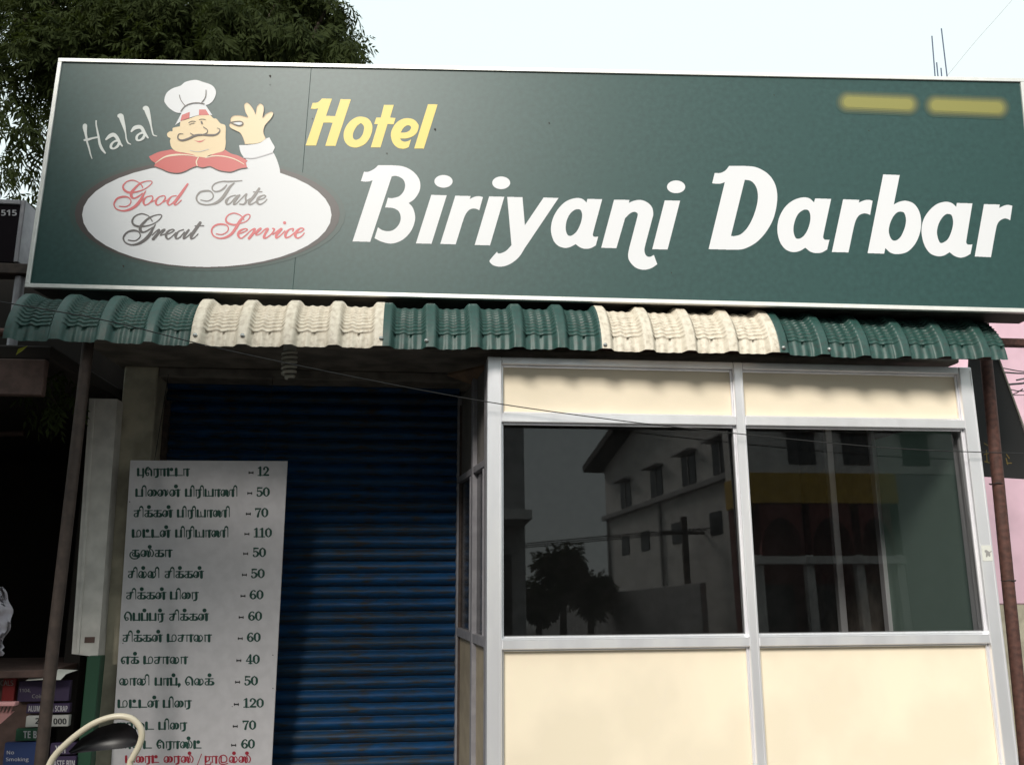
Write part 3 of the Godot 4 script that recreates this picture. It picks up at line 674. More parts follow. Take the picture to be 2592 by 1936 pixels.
	# script in the oval
	for job in [["print_pink", "script word Good", Vector2(270, 440), 10.055, [[905, 345, 30, 880, 290, 30, 800, 215, 26, 650, 160, 30, 500, 200, 30, 410, 300, 45, 430, 400, 55, 540, 470, 60, 700, 465, 45, 900, 410, 30, 1040, 330, 26, 1140, 230, 28, 1110, 180, 26, 980, 190, 28, 830, 250, 45, 700, 370, 60, 620, 480, 75, 620, 580, 70, 690, 620, 40, 800, 570, 40, 900, 490, 24],
			[985, 430, 20, 930, 520, 50, 850, 670, 80, 720, 820, 75, 560, 910, 60, 400, 940, 40, 250, 900, 34, 180, 810, 34, 190, 720, 44, 270, 620, 50, 420, 580, 50, 540, 600, 36, 605, 680, 30, 580, 770, 28, 480, 830, 28, 310, 825, 28], [1110, 560, 28, 1000, 590, 32, 930, 680, 60, 940, 770, 45, 990, 790, 32, 1080, 740, 32, 1160, 640, 40, 1150, 570, 30, 1110, 560, 28], [1120, 720, 26, 1230, 670, 26], [1420, 555, 28, 1320, 590, 32, 1245, 680, 60, 1250, 770, 45, 1310, 790, 32, 1400, 730, 32, 1480, 620, 40, 1460, 560, 28, 1420, 555, 28],
			[1440, 715, 26, 1530, 670, 26], [1760, 555, 28, 1640, 580, 32, 1550, 690, 65, 1550, 770, 45, 1600, 790, 32, 1700, 710, 32, 1790, 590, 30], [2050, 260, 50, 1900, 480, 75, 1740, 700, 75, 1715, 780, 40, 1770, 780, 28, 1890, 670, 28]]],
		["print_grey", "script word Taste", Vector2(470, 440), 9.617, [[990, 270, 30, 920, 350, 45, 830, 410, 40, 720, 430, 36, 650, 390, 32, 640, 310, 32, 720, 230, 32, 880, 185, 34, 1060, 185, 40, 1360, 165, 24], [1170, 225, 30, 1080, 300, 55, 980, 450, 80, 880, 590, 80, 760, 690, 70, 620, 740, 40, 460, 750, 36, 320, 710, 38, 255, 620, 42, 270, 530, 42, 350, 440, 44, 500, 410, 46, 600, 430, 36, 660, 510, 34, 640, 600, 28, 520, 660, 28, 360, 635, 26],
			[1200, 520, 28, 1070, 560, 32, 980, 660, 70, 1000, 740, 40, 1080, 710, 32, 1180, 600, 32, 1250, 530, 40], [1300, 520, 50, 1200, 650, 65, 1160, 740, 40, 1230, 720, 28, 1340, 610, 26, 1470, 490, 40, 1450, 580, 40, 1460, 680, 55, 1400, 740, 40, 1310, 735, 34], [1470, 660, 26, 1560, 600, 26], [1780, 360, 60, 1660, 540, 75, 1540, 690, 70, 1570, 745, 40, 1680, 690, 28, 1730, 640, 26], [1640, 440, 26, 1850, 435, 26], [1720, 640, 30, 1880, 600, 28, 1940, 540, 30, 1880, 520, 30, 1770, 580, 60, 1730, 680, 60, 1790, 740, 40, 1890, 700, 28, 1970, 620, 24]]],
		["print_charcoal", "script word Great", Vector2(290, 530), 9.217, [[870, 275, 26, 830, 210, 26, 760, 140, 26, 620, 100, 30, 480, 150, 32, 405, 250, 44, 430, 350, 50, 540, 395, 50, 700, 390, 36, 870, 345, 28, 1010, 260, 26, 1090, 160, 28, 1050, 120, 26, 920, 140, 28, 780, 210, 46, 660, 320, 60, 590, 420, 70, 600, 500, 66, 670, 530, 36, 780, 480, 36, 880, 410, 22], [945, 345, 20, 880, 460, 50, 800, 600, 78, 680, 720, 75, 540, 800, 60, 390, 825, 36, 260, 785, 34, 195, 690, 36, 220, 600, 44, 310, 520, 46, 430, 490, 48, 540, 515, 36, 590, 590, 30, 570, 660, 28, 470, 730, 28, 310, 715, 26],
			[870, 600, 26, 960, 510, 30, 1030, 470, 40, 1000, 560, 70, 890, 690, 70], [1030, 560, 30, 1110, 480, 36, 1160, 480, 40, 1060, 600, 26, 1180, 570, 28], [1180, 580, 28, 1270, 560, 28, 1380, 490, 30, 1330, 465, 30, 1230, 520, 50, 1190, 620, 60, 1240, 690, 34, 1340, 620, 28, 1420, 540, 26], [1600, 470, 28, 1490, 510, 32, 1420, 600, 66, 1430, 680, 40, 1510, 650, 32, 1620, 530, 32], [1720, 480, 50, 1630, 600, 60, 1600, 680, 40, 1680, 640, 28, 1780, 540, 26], [1990, 310, 66, 1900, 440, 76, 1790, 600, 76, 1780, 680, 44, 1850, 660, 28, 1940, 570, 24], [1870, 385, 28, 2070, 380, 28]]],
		["print_pink", "script word Service", Vector2(510, 520), 7.9, [[840, 285, 22, 800, 220, 22, 720, 170, 24, 620, 155, 26, 520, 200, 26, 480, 280, 36, 520, 350, 44, 640, 385, 36, 760, 360, 24, 880, 320, 22, 950, 250, 24, 960, 190, 24, 900, 180, 24, 830, 230, 40, 750, 330, 60, 680, 450, 60, 590, 570, 54, 470, 640, 44, 350, 655, 30, 240, 610, 30, 195, 520, 34, 220, 440, 36, 300, 385, 38, 410, 375, 38, 500, 400, 28, 530, 460, 26, 500, 530, 24, 400, 580, 24, 290, 565, 22], [730, 570, 30, 860, 520, 26, 910, 480, 28, 860, 465, 26, 760, 510, 46, 725, 590, 50, 780, 655, 30, 870, 600, 26, 980, 500, 24, 1060, 465, 36, 1020, 560, 56, 945, 655, 56], [1060, 560, 26, 1130, 480, 28, 1180, 465, 36, 1080, 585, 24, 1160, 570, 24, 1260, 480, 28, 1320, 470, 46, 1270, 560, 50, 1240, 640, 46, 1300, 640, 30, 1400, 560, 26, 1450, 480, 36, 1420, 460, 30],
			[1420, 580, 24, 1590, 470, 50, 1500, 580, 56, 1490, 645, 40, 1560, 610, 26, 1660, 510, 24], [1655, 345, 62, 1657, 345, 62], [1820, 510, 30, 1830, 465, 30, 1750, 480, 30, 1680, 560, 56, 1680, 640, 36, 1760, 620, 28, 1860, 540, 26], [1860, 560, 30, 1990, 520, 26, 2040, 470, 28, 1970, 455, 28, 1890, 530, 56, 1870, 610, 50, 1920, 650, 30, 2000, 610, 26, 2050, 550, 22]]]]:
		var ps := []
		for f in job[4]: ps.append(pen(f, job[2], job[3]))
		print_on([], ps, 0.35, layer.call(5), n, "lettering", M[job[0]], t).set_meta("label", job[1])
	# painted letters of the name
	o = Vector2(760, 230); s = 6.144
	var hotel := [[outline([80, 848, 275, 272, -230, 280, 160, 278, 190, 185, -255, 182, -300, 155, 335, 118, 490, 122, 398, 388, 540, 392, 625, 128, 785, 132, 545, 857, 385, 855, 500, 495, 358, 492, 243, 848], o, s)],
		[outline([-945, 400, -1050, 430, -1110, 510, -1118, 600, -1085, 715, -1010, 820, -900, 875, -820, 878, -740, 845, -685, 770, -672, 670, -700, 570, -770, 475, -860, 415], o, s), outline([-945, 505, -985, 545, -988, 600, -965, 680, -920, 740, -860, 762, -825, 740, -815, 690, -830, 630, -870, 560, -910, 520], o, s)],
		[outline([1300, 218, 1453, 218, 1395, 415, 1480, 422, 1450, 520, 1355, 515, 1245, 880, 1095, 878, 1205, 515, 1148, 515, 1180, 415, 1250, 415], o, s)],
		[outline([1722, 755, 1685, 875, -1640, 893, -1590, 900, -1510, 880, -1440, 810, -1408, 700, -1425, 600, -1490, 500, -1580, 440, -1680, 425, -1770, 450, -1830, 515, -1838, 570, -1810, 650, -1740, 710, -1640, 740, 1550, 740, -1575, 775, -1620, 790, -1675, 780], o, s), outline([1560, 648, -1600, 580, -1650, 540, -1700, 540, -1722, 570, -1700, 615, -1640, 645], o, s)],
		[outline([1985, 208, 2135, 210, 1920, 898, 1770, 895], o, s)]]
	for g in hotel: print_on([g], [], 0.5, layer.call(1), n, "letter", M.print_yellow, t)
	var name_letters := []
	o = Vector2(880, 400); s = 5.5075
	name_letters.append([outline([65, 1162, 345, 310, -300, 325, -240, 330, 182, 322, 225, 192, -290, 190, -370, 150, 425, 100, -640, 102, -780, 120, -900, 180, -985, 275, -1012, 370, -995, 470, -930, 570, 850, 628, -905, 690, -938, 800, -930, 900, -880, 1020, -790, 1120, -690, 1175, -585, 1192, -470, 1165, 372, 1118, 420, 965, -480, 1005, -560, 1020, -640, 1000, -710, 930, -738, 840, -715, 750, -640, 700, 520, 688, 560, 555, -630, 558, -720, 530, -780, 460, -800, 380, -780, 310, -725, 265, -660, 248, 612, 258, 312, 1168], o, s)])
	name_letters.append([ellipse(880 + 1335 / s, 400 + 325 / s, 127 / s, 88 / s)])
	name_letters.append([outline([1165, 513, 1380, 520, 1168, 1195, 950, 1190], o, s)])
	name_letters.append([outline([1500, 525, 1715, 530, 1700, 572, -1770, 540, -1830, 532, 1885, 545, 1835, 728, -1790, 708, -1740, 705, -1680, 735, -1625, 825, 1505, 1203, 1290, 1197], o, s)])
	o = Vector2(1180, 420)
	name_letters.append([ellipse(1180 + 488 / s, 420 + 235 / s, 125 / s, 88 / s)])
	name_letters.append([outline([320, 425, 532, 430, 332, 1107, 118, 1102], o, s)])
	name_letters.append([outline([572, 432, 785, 435, 818, 828, 1080, 440, 1288, 447, 860, 1082, -820, 1140, -740, 1265, -640, 1350, -540, 1395, -450, 1403, -370, 1380, -327, 1335, -335, 1305, 430, 1195, -445, 1218, -490, 1215, -560, 1180, 632, 1105], o, s)])
	name_letters.append([outline([1680, 510, 1690, 460, 1898, 463, -1768, 945, -1775, 980, -1800, 988, 1842, 985, 1808, 1108, -1740, 1145, -1660, 1155, -1590, 1135, 1528, 1090, -1450, 1130, -1370, 1142, -1280, 1110, -1215, 1030, -1182, 890, -1210, 730, -1290, 590, -1400, 490, -1530, 448, -1620, 460], o, s), outline([-1560, 602, -1600, 620, -1618, 690, -1600, 790, -1550, 900, -1490, 960, -1440, 975, -1405, 945, -1388, 870, -1400, 770, -1440, 680, -1500, 620], o, s)])
	o = Vector2(1500, 420); s = 5.9
	name_letters.append([outline([322, 505, 552, 507, 543, 552, -620, 520, -720, 508, -820, 545, -890, 620, -908, 720, 890, 800, -780, 1220, -780, 1290, -805, 1340, -855, 1358, 918, 1330, 968, 1468, -880, 1525, -770, 1550, -650, 1520, -560, 1430, -532, 1340, 550, 1220, -675, 740, -670, 705, -625, 685, -560, 710, 487, 780, 357, 1228, 130, 1222], o, s)])
	name_letters.append([ellipse(1500 + 1250 / s, 420 + 312 / s, 136 / s, 95 / s)])
	name_letters.append([outline([1080, 515, 1310, 518, 1122, 1248, 893, 1243], o, s)])
	o = Vector2(1780, 400); s = 5.5075
	name_letters.append([outline([78, 1270, 305, 335, -250, 355, -190, 358, 128, 352, 163, 208, -240, 208, -310, 175, 365, 110, -620, 112, -760, 135, -900, 215, -990, 330, -1032, 470, -1030, 640, -980, 850, -880, 1030, -750, 1170, -600, 1255, -480, 1277], o, s), outline([583, 302, -670, 320, -735, 390, -765, 500, -755, 640, -700, 820, -620, 970, -530, 1060, -440, 1088, 390, 1085], o, s)])
	name_letters.append([outline([1550, 618, 1565, 563, 1788, 570, -1678, 1085, -1685, 1125, -1715, 1140, 1765, 1138, 1732, 1275, -1660, 1315, -1580, 1325, -1500, 1305, 1428, 1250, -1350, 1295, -1250, 1310, -1150, 1270, -1075, 1170, -1038, 1010, -1060, 840, -1140, 690, -1250, 595, -1380, 550, -1480, 560], o, s), outline([-1430, 717, -1475, 735, -1498, 800, -1492, 900, -1450, 1020, -1390, 1100, -1325, 1127, -1285, 1100, -1262, 1010, -1275, 900, -1320, 790, -1380, 735], o, s)])
	name_letters.append([outline([2176.2, 505.9, 2174.6, 512.8, -2189.3, 506.9, -2201, 505.9, 2209.8, 508.3, 2203.4, 544, -2195.2, 540.7, -2185.4, 540.5, -2173.7, 546.9, -2164.5, 565.5, 2148.6, 638.8, 2106.5, 637.9, 2135, 504.4], Vector2.ZERO, 1.0)])
	o = Vector2(2160, 420); s = 5.1204
	name_letters.append([outline([392, 110, 607, 118, 530, 500, -600, 465, -690, 452, -790, 490, -860, 590, -885, 730, -865, 880, -800, 1020, -700, 1115, -580, 1142, -490, 1125, 420, 1065, 405, 1137, 190, 1130], o, s), outline([-620, 592, -665, 610, -688, 690, -675, 790, -630, 900, -580, 955, -530, 968, -490, 935, -465, 850, -480, 750, -520, 660, -570, 605], o, s)])
	name_letters.append([outline([1340, 530, 1348, 480, 1550, 485, -1470, 975, -1475, 1005, -1500, 1020, 1550, 1017, 1525, 1140, -1460, 1175, -1390, 1188, -1315, 1165, 1255, 1118, -1180, 1160, -1100, 1170, -1000, 1130, -925, 1020, -890, 860, -910, 710, -980, 590, -1080, 500, -1190, 465, -1280, 480], o, s), outline([-1235, 622, -1280, 640, -1300, 730, -1280, 840, -1230, 950, -1150, 1000, -1115, 970, -1090, 870, -1105, 770, -1150, 680, -1200, 630], o, s)])
	name_letters.append([outline([1700, 495, 1905, 500, 1897, 545, -1960, 515, -2010, 505, 2068, 515, 2040, 703, -2000, 685, -1960, 682, -1900, 715, -1862, 790, 1790, 1183, 1580, 1172], o, s)])
	for g in name_letters: print_on([g], [], 0.5, layer.call(1), n, "letter", M.print_white, t)
	# two short yellow lines at the end, too soft to read in the photograph
	for b in [[2130, 238, 2318, 284], [2352, 246, 2546, 293]]:
		for k in 5:
			var pad := 12.0 - 5.0 * k
			var cy: float = (b[1] + b[3]) * 0.5
			var half: float = (b[3] - b[1]) * 0.5 + pad
			print_on([], [pen([b[0] - pad + half * 0.8, cy - 3, b[2] + pad - half * 0.8, cy + 3], Vector2.ZERO, 1.0, half * 1.7)], 0.8, layer.call(1 + k), n, "yellow_line", M["print_olive_%d" % k], t)
	var specks := []
	for q in [[683, 192, 2.4], [683, 214, 1.2], [1390, 311, 1.6], [1101, 327, 2.4], [979, 388, 1.5], [311, 673, 2.2], [790, 300, 1.2], [1700, 690, 1.3], [2200, 330, 1.2], [1960, 240, 1.2]]:
		specks.append(PackedVector3Array([Vector3(q[0], q[1], q[2]), Vector3(q[0] + 1, q[1] + q[2], q[2] * 0.6)]))
	for q in specks: print_on([], [q], 0.4, layer.call(1), n, "smudge", M.soot, t)

# ---------------------------------------------------------------- aluminium and glass kiosk front
const TILT := 1.6
func pane(x0: float, y0: float, x1: float, y1: float, z: float, tilt: float, called: String, m: Material, t: Node3D, thick := 0.006) -> void:
	var st := mb()
	var b := Basis(Vector3(1, 0, 0), deg_to_rad(-tilt))
	var xf := Transform3D(b, Vector3((x0 + x1) * 0.5, (y0 + y1) * 0.5, z))
	if m == M.window_glass:
		var h := Vector3((x1 - x0) * 0.5, (y1 - y0) * 0.5, 0)
		for v in [Vector3(-h.x, h.y, 0), Vector3(h.x, h.y, 0), Vector3(h.x, -h.y, 0), Vector3(-h.x, h.y, 0), Vector3(h.x, -h.y, 0), Vector3(-h.x, -h.y, 0)]:
			st.add_vertex(xf * v)
	else:
		obox(st, xf, Vector3(x1 - x0, y1 - y0, thick), 0.0)
	obj(st, called, m, t)
func kiosk() -> void:
	var t := thing("glazed_kiosk_front", "aluminium framed kiosk front with cream panels and two dark windows right of the shutter", "shop front", Vector3(1.4, 0, -0.05))
	var top := 2.665
	for p in [[0.0, 0.078, "post"], [2.75, 2.828, "post"], [1.392, 1.445, "mullion"]]:
		var st := mb()
		box(st, Vector3(p[0], 0.0, -0.1), Vector3(p[1], top, 0.0), 0.004)
		# a shallow groove strip along the edge of the extrusion
		obj(st, p[2], M.aluminium, t)
		st = mb()
		box(st, Vector3(p[1] - 0.012, 0.02, 0.0), Vector3(p[1] - 0.004, top - 0.02, 0.003), 0.001)
		obj(st, "cover_strip", M.aluminium, t)
	var bays := [[0.078, 1.392], [1.445, 2.75]]
	for bay in bays:
		for r in [[2.303, 2.354], [1.122, 1.172], [2.625, top], [0.0, 0.08]]:
			var st := mb()
			box(st, Vector3(bay[0] + 0.0005, r[0], -0.098), Vector3(bay[1] - 0.0005, r[1], -0.002), 0.004)
			if r[0] > 1.0 and r[0] < 1.2:      # the sill slopes to its outer edge
				quad(st, Vector3(bay[0] + 0.001, r[1] + 0.016, -0.055), Vector3(bay[1] - 0.001, r[1] + 0.016, -0.055), Vector3(bay[1] - 0.001, r[1] - 0.003, -0.001), Vector3(bay[0] + 0.001, r[1] - 0.003, -0.001), Vector3(bay[0] + 0.1, r[1] - 0.1, -0.05))
			obj(st, "rail", M.aluminium, t)
		for o in [[2.354, 2.625, "panel"], [1.172, 2.303, "pane"], [0.08, 1.122, "panel"]]:
			if o[2] == "panel":
				pane(bay[0] + 0.004, o[0] + 0.004, bay[1] - 0.004, o[1] - 0.004, -0.05, 0.0, "panel", M.cream_panel, t)
			else:
				pane(bay[0] + 0.004, o[0] + 0.004, bay[1] - 0.004, o[1] - 0.004, -0.062, TILT, "window_pane", M.window_glass, t)
			# beads that hold the panel
			for e in [[bay[0], o[0], bay[0] + 0.012, o[1]], [bay[1] - 0.012, o[0], bay[1], o[1]], [bay[0] + 0.012, o[0], bay[1] - 0.012, o[0] + 0.012], [bay[0] + 0.012, o[1] - 0.012, bay[1] - 0.012, o[1]]]:
				var st := mb()
				box(st, Vector3(e[0] + 0.0006, e[1] + 0.0006, -0.044), Vector3(e[2] - 0.0006, e[3] - 0.0006, -0.031), 0.002)
				obj(st, "bead", M.aluminium, t)
	# the side that runs back to the shutter
	var s0 := Vector3(0.03, 0, -0.102); var s1 := Vector3(-0.085, 0, -1.15)
	var along := (s1 - s0).normalized(); var nrm := along.cross(Vector3.UP) * -1.0
	var len := (s1 - s0).length()
	var sb := Basis(along, Vector3.UP, along.cross(Vector3.UP))
	var side := func(u0: float, u1: float, y0: float, y1: float, d: float, out: float, called: String, m: Material) -> void:
		var st := mb()
		obox(st, Transform3D(sb, s0 + along * (u0 + u1) * 0.5 + Vector3(0, (y0 + y1) * 0.5, 0) + nrm * out), Vector3(u1 - u0, y1 - y0, d), 0.002)
		obj(st, called, m, t)
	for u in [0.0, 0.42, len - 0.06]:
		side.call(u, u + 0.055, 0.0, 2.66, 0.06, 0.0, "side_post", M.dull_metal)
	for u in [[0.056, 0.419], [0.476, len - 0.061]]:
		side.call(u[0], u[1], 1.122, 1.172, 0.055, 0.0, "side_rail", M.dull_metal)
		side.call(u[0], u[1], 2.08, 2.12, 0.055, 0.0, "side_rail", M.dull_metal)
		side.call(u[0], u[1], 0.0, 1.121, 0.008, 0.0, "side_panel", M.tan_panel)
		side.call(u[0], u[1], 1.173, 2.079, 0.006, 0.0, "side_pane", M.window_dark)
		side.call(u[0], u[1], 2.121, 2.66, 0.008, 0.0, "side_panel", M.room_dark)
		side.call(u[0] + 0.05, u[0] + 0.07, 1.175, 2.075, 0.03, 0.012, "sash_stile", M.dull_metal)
	# the far side, glazed with greenish obscured glass, and two posts that show through the window
	for z in [[-0.102, -0.16], [-1.06, -1.12]]:
		var st := mb()
		box(st, Vector3(2.76, 0.0, z[1]), Vector3(2.82, 2.66, z[0]), 0.003)
		obj(st, "side_post", M.aluminium, t)
	var st3 := mb()
	box(st3, Vector3(2.786, 0.9, -1.059), Vector3(2.794, 2.4, -0.161))
	obj(st3, "side_pane", M.green_glass, t)
	st3 = mb()
	box(st3, Vector3(2.78, 0.0, -1.059), Vector3(2.8, 0.899, -0.161))
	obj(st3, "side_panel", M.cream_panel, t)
	st3 = mb()
	box(st3, Vector3(2.78, 2.401, -1.059), Vector3(2.8, 2.66, -0.161))
	obj(st3, "side_panel", M.room_dark, t)
	var q := on_z(2128, 1450, -1.6)
	st3 = mb()
	box(st3, Vector3(q.x - 0.025, 0.03, -1.65), Vector3(q.x + 0.025, 2.77, -1.6), 0.003)
	obj(st3, "inner_post", M.aluminium, t)
	# a small cream paper stuck on the right post
	var a := on_z(2488, 1380, 0.002); var b := on_z(2517, 1420, 0.002)
	st3 = mb()
	box(st3, Vector3(2.758, b.y, 0.0005), Vector3(2.82, a.y, 0.0018))
	var pp := obj(st3, "paper_sticker", M.paper, self)
	tag(pp, "small cream paper sticker with smudged blue mark on the kiosk's right post", "sticker")
	print_on([], [pen([2497, 1395, 7, 2503, 1400, 8, 2506, 1406, 5], Vector2.ZERO, 1.0), pen([2500, 1402, 6, 2499, 1408, 4], Vector2.ZERO, 1.0), pen([2506, 1398, 3, 2513, 1394, 2], Vector2.ZERO, 1.0)], 0.5, Vector3(0, 0, 0.0024), Vector3(0, 0, 1), "mark", M.letter_dim, pp)

# ---------------------------------------------------------------- roller shutter
func shutter() -> void:
	var z := -1.13
	var x0 := on_z(398, 950, -0.9).x + 0.003; var x1 := -0.1
	var t := thing("roller_shutter", "closed blue steel roller shutter, grimy and shaded, behind the price board", "shutter", Vector3((x0 + x1) * 0.5, 0, z))
	var pitch := 0.078
	var st := mb()
	st.set_smooth_group(0)
	var prof := []
	for i in 9:
		var f := i / 8.0
		prof.append(Vector2(f * (pitch - 0.012), 0.021 * sin(PI * f)))
	prof.append(Vector2(pitch - 0.0095, -0.009))
	prof.append(Vector2(pitch - 0.002, -0.009))
	for i in prof.size() - 1:
		var a: Vector2 = prof[i]; var b: Vector2 = prof[i + 1]
		for k in 6:
			var xa := x0 + (x1 - x0) * k / 6.0; var xb := x0 + (x1 - x0) * (k + 1) / 6.0
			quad(st, Vector3(xa, a.x, a.y), Vector3(xb, a.x, a.y), Vector3(xb, b.x, b.y), Vector3(xa, b.x, b.y), Vector3((x0 + x1) * 0.5, pitch * 0.5, -0.5))
	st.generate_normals()
	var mesh := st.commit()
	for i in 35:
		var o := inst(mesh, "slat", M["shutter_blue_%d" % ((i * 7 + i / 3) % 3)], t)
		o.position += Vector3(rng.randf_range(-0.002, 0.002), 0.03 + i * pitch, z + rng.randf_range(-0.002, 0.002))
	st = mb()
	box(st, Vector3(x0, 0.0, z - 0.012), Vector3(x1, 0.03, z + 0.03), 0.004)
	obj(st, "bottom_bar", M.dark_pipe, t)
	for x in [x0 - 0.0015, x1 + 0.003]:
		st = mb()
		box(st, Vector3(x - 0.0, 0.0, z - 0.03), Vector3(x + 0.035, 2.6, z + 0.045), 0.003)
		obj(st, "guide_rail", M.dark_pipe, t)

# ---------------------------------------------------------------- price board with Tamil lettering
func price_board() -> void:
	# hung from the lintel, its foot swung back a little
	var p := on_z(330, 1165, -0.72)
	var n := Vector3(0.0, -0.10, 1.0).normalized()
	var a := on_plane(329, 1165, p, n); var b := on_plane(727, 1167, p, n); var c := on_plane(687, 1935, p, n); var d := on_plane(280, 1935, p, n)
	var down := 0.35
	c += (c - b) * down; d += (d - a) * down
	var t := thing("price_board", "tall white price board lettered in green Tamil with prices, in front of the shutter", "price board", (c + d) * 0.5)
	var st := mb()
	var mid := (a + b + c + d) * 0.25 - n * 0.008
	quad(st, a, b, c, d, mid)
	var k := n * -0.016
	quad(st, a + k, b + k, c + k, d + k, mid)
	quad(st, a, b, b + k, a + k, mid); quad(st, b, c, c + k, b + k, mid); quad(st, c, d, d + k, c + k, mid); quad(st, d, a, a + k, d + k, mid)
	obj(st, "panel", M.board_white, t)
	st = mb()
	for e in [a.lerp(b, 0.15), a.lerp(b, 0.85)]:
		tube(st, [e - n * 0.004, Vector3(e.x, 2.72, e.z - 0.14)], 0.002, 5)
	obj(st, "hanging_wire", M.wire, t)
	var lay := p + n * 0.001
	var z4 := func(x: float) -> float: return x / 2.203
	var rows := [
		[["pu", "ee", "ra", "aa", "ta", "tdot", "ta", "aa"], 762, 1055, 1155, 0, "12", 1385, 1435, 1500],
		[["pa", "i", "ai", "lla", "na", "dot"], 752, 1005, 1270, 0, "50", 1378, 1428, 1503, ["pa", "i", "ra", "i", "ya", "aa", "nna", "i"], 1030, 1325],
		[["ca", "i", "ka", "dot", "ka", "na", "dot"], 742, 962, 1385, 0, "70", 1370, 1420, 1495, ["pa", "i", "ra", "i", "ya", "aa", "nna", "i"], 985, 1283],
		[["ma", "ta", "tdot", "ta", "na", "dot"], 733, 950, 1497, 0, "110", 1362, 1413, 1515, ["pa", "i", "ra", "i", "ya", "aa", "nna", "i"], 975, 1275],
		[["ku", "sa", "dot", "ka", "aa"], 722, 958, 1607, 0, "50", 1355, 1407, 1482],
		[["ca", "i", "la", "dot", "la", "i"], 710, 890, 610, 1, "50", 1348, 1397, 1475, ["ca", "i", "ka", "dot", "ka", "na", "dot"], 915, 1135],
		[["ca", "i", "ka", "dot", "ka", "na", "dot"], 700, 925, 728, 1, "60", 1340, 1390, 1468, ["pa", "i", "ai", "ra"], 945, 1105],
		[["e", "pa", "pa", "dot", "pa", "ra", "dot"], 690, 915, 847, 1, "60", 1330, 1382, 1460, ["ca", "i", "ka", "dot", "ka", "na", "dot"], 940, 1163],
		[["ca", "i", "ka", "dot", "ka", "na", "dot"], 680, 905, 965, 1, "60", 1325, 1375, 1452, ["ma", "ca", "aa", "la", "aa"], 928, 1178],
		[["eh", "ka", "dot"], 672, 773, 1088, 1, "40", 1317, 1370, 1447, ["ma", "ca", "aa", "la", "aa"], 797, 1045],
		[["la", "aa", "la", "i"], 662, 835, 1208, 1, "50", 1310, 1360, 1437, ["pa", "aa", "pa", "dot", "comma"], 860, 1008, ["e", "la", "ka", "dot"], 1030, 1193],
		[["ma", "ta", "tdot", "ta", "na", "dot"], 653, 885, 1332, 1, "120", 1303, 1355, 1470, ["pa", "i", "ai", "ra"], 905, 1065],
		[["ka", "aa", "ai", "ta"], 645, 857, 1455, 1, "70", 1297, 1350, 1427, ["pa", "i", "ai", "ra"], 880, 1040],
		[["ka", "aa", "ai", "ta"], 635, 845, 1560, 1, "60", 1288, 1343, 1420, ["ee", "ra", "aa", "sa", "dot", "ta", "tdot"], 872, 1122],
	]
	for r in rows:
		var y: float = (680.0 if r[4] == 0 else 1186.0) + r[3] / 2.203
		var ps := tamil(r[0], r[1] / 2.203, r[2] / 2.203, y, 18.0)
		for j in range(9, r.size(), 3):
			ps.append_array(tamil(r[j], r[j + 1] / 2.203, r[j + 2] / 2.203, y, 18.0))
		print_on([], ps, 0.4, lay, n, "lettering", M.ink_green, t)
		var x: float = r[6] / 2.203
		print_on([], [pen([x + 1, y - 8, x + 11, y - 8], Vector2.ZERO, 1.0, 3.2), pen([x + 1, y - 10.5, x + 1, y - 5.5], Vector2.ZERO, 1.0, 2.2), pen([x + 11, y - 10.5, x + 11, y - 5.5], Vector2.ZERO, 1.0, 2.2)], 0.4, lay, n, "dash", M.ink_black, t)
		print_on([], tamil(Array(r[5].split("")), r[7] / 2.203, r[8] / 2.203, y + 0.3, 24.0), 0.4, lay, n, "price", M.ink_green, t)
	var last := []
	for w in [[["pa", "i", "ai", "ra", "ta", "tdot"], 695, 885], [["ai", "ra", "sa", "dot"], 910, 1080], [["slash"], 1095, 1125], [["nuu", "tu", "la", "dot", "sa", "dot"], 1138, 1400]]:
		last.append_array(tamil(w[0], w[1] / 2.203, w[2] / 2.203, 1186.0 + 1640.0 / 2.203, 17.0))
	print_on([], last, 0.4, lay, n, "lettering", M.ink_red, t).set_meta("label", "red Tamil line at the foot of the board")
	var specks := []
	for q in [[310, 1628, 1.2], [690, 1658, 1.3], [690, 1742, 1.3], [327, 1270, 1.4], [587, 1788, 1.0]]:
		specks.append(PackedVector3Array([Vector3(q[0], q[1], q[2]), Vector3(q[0] + 0.6, q[1] + 0.8, q[2] * 0.6)]))
	for q in specks: print_on([], [q], 0.4, lay, n, "smudge", M.soot, t)

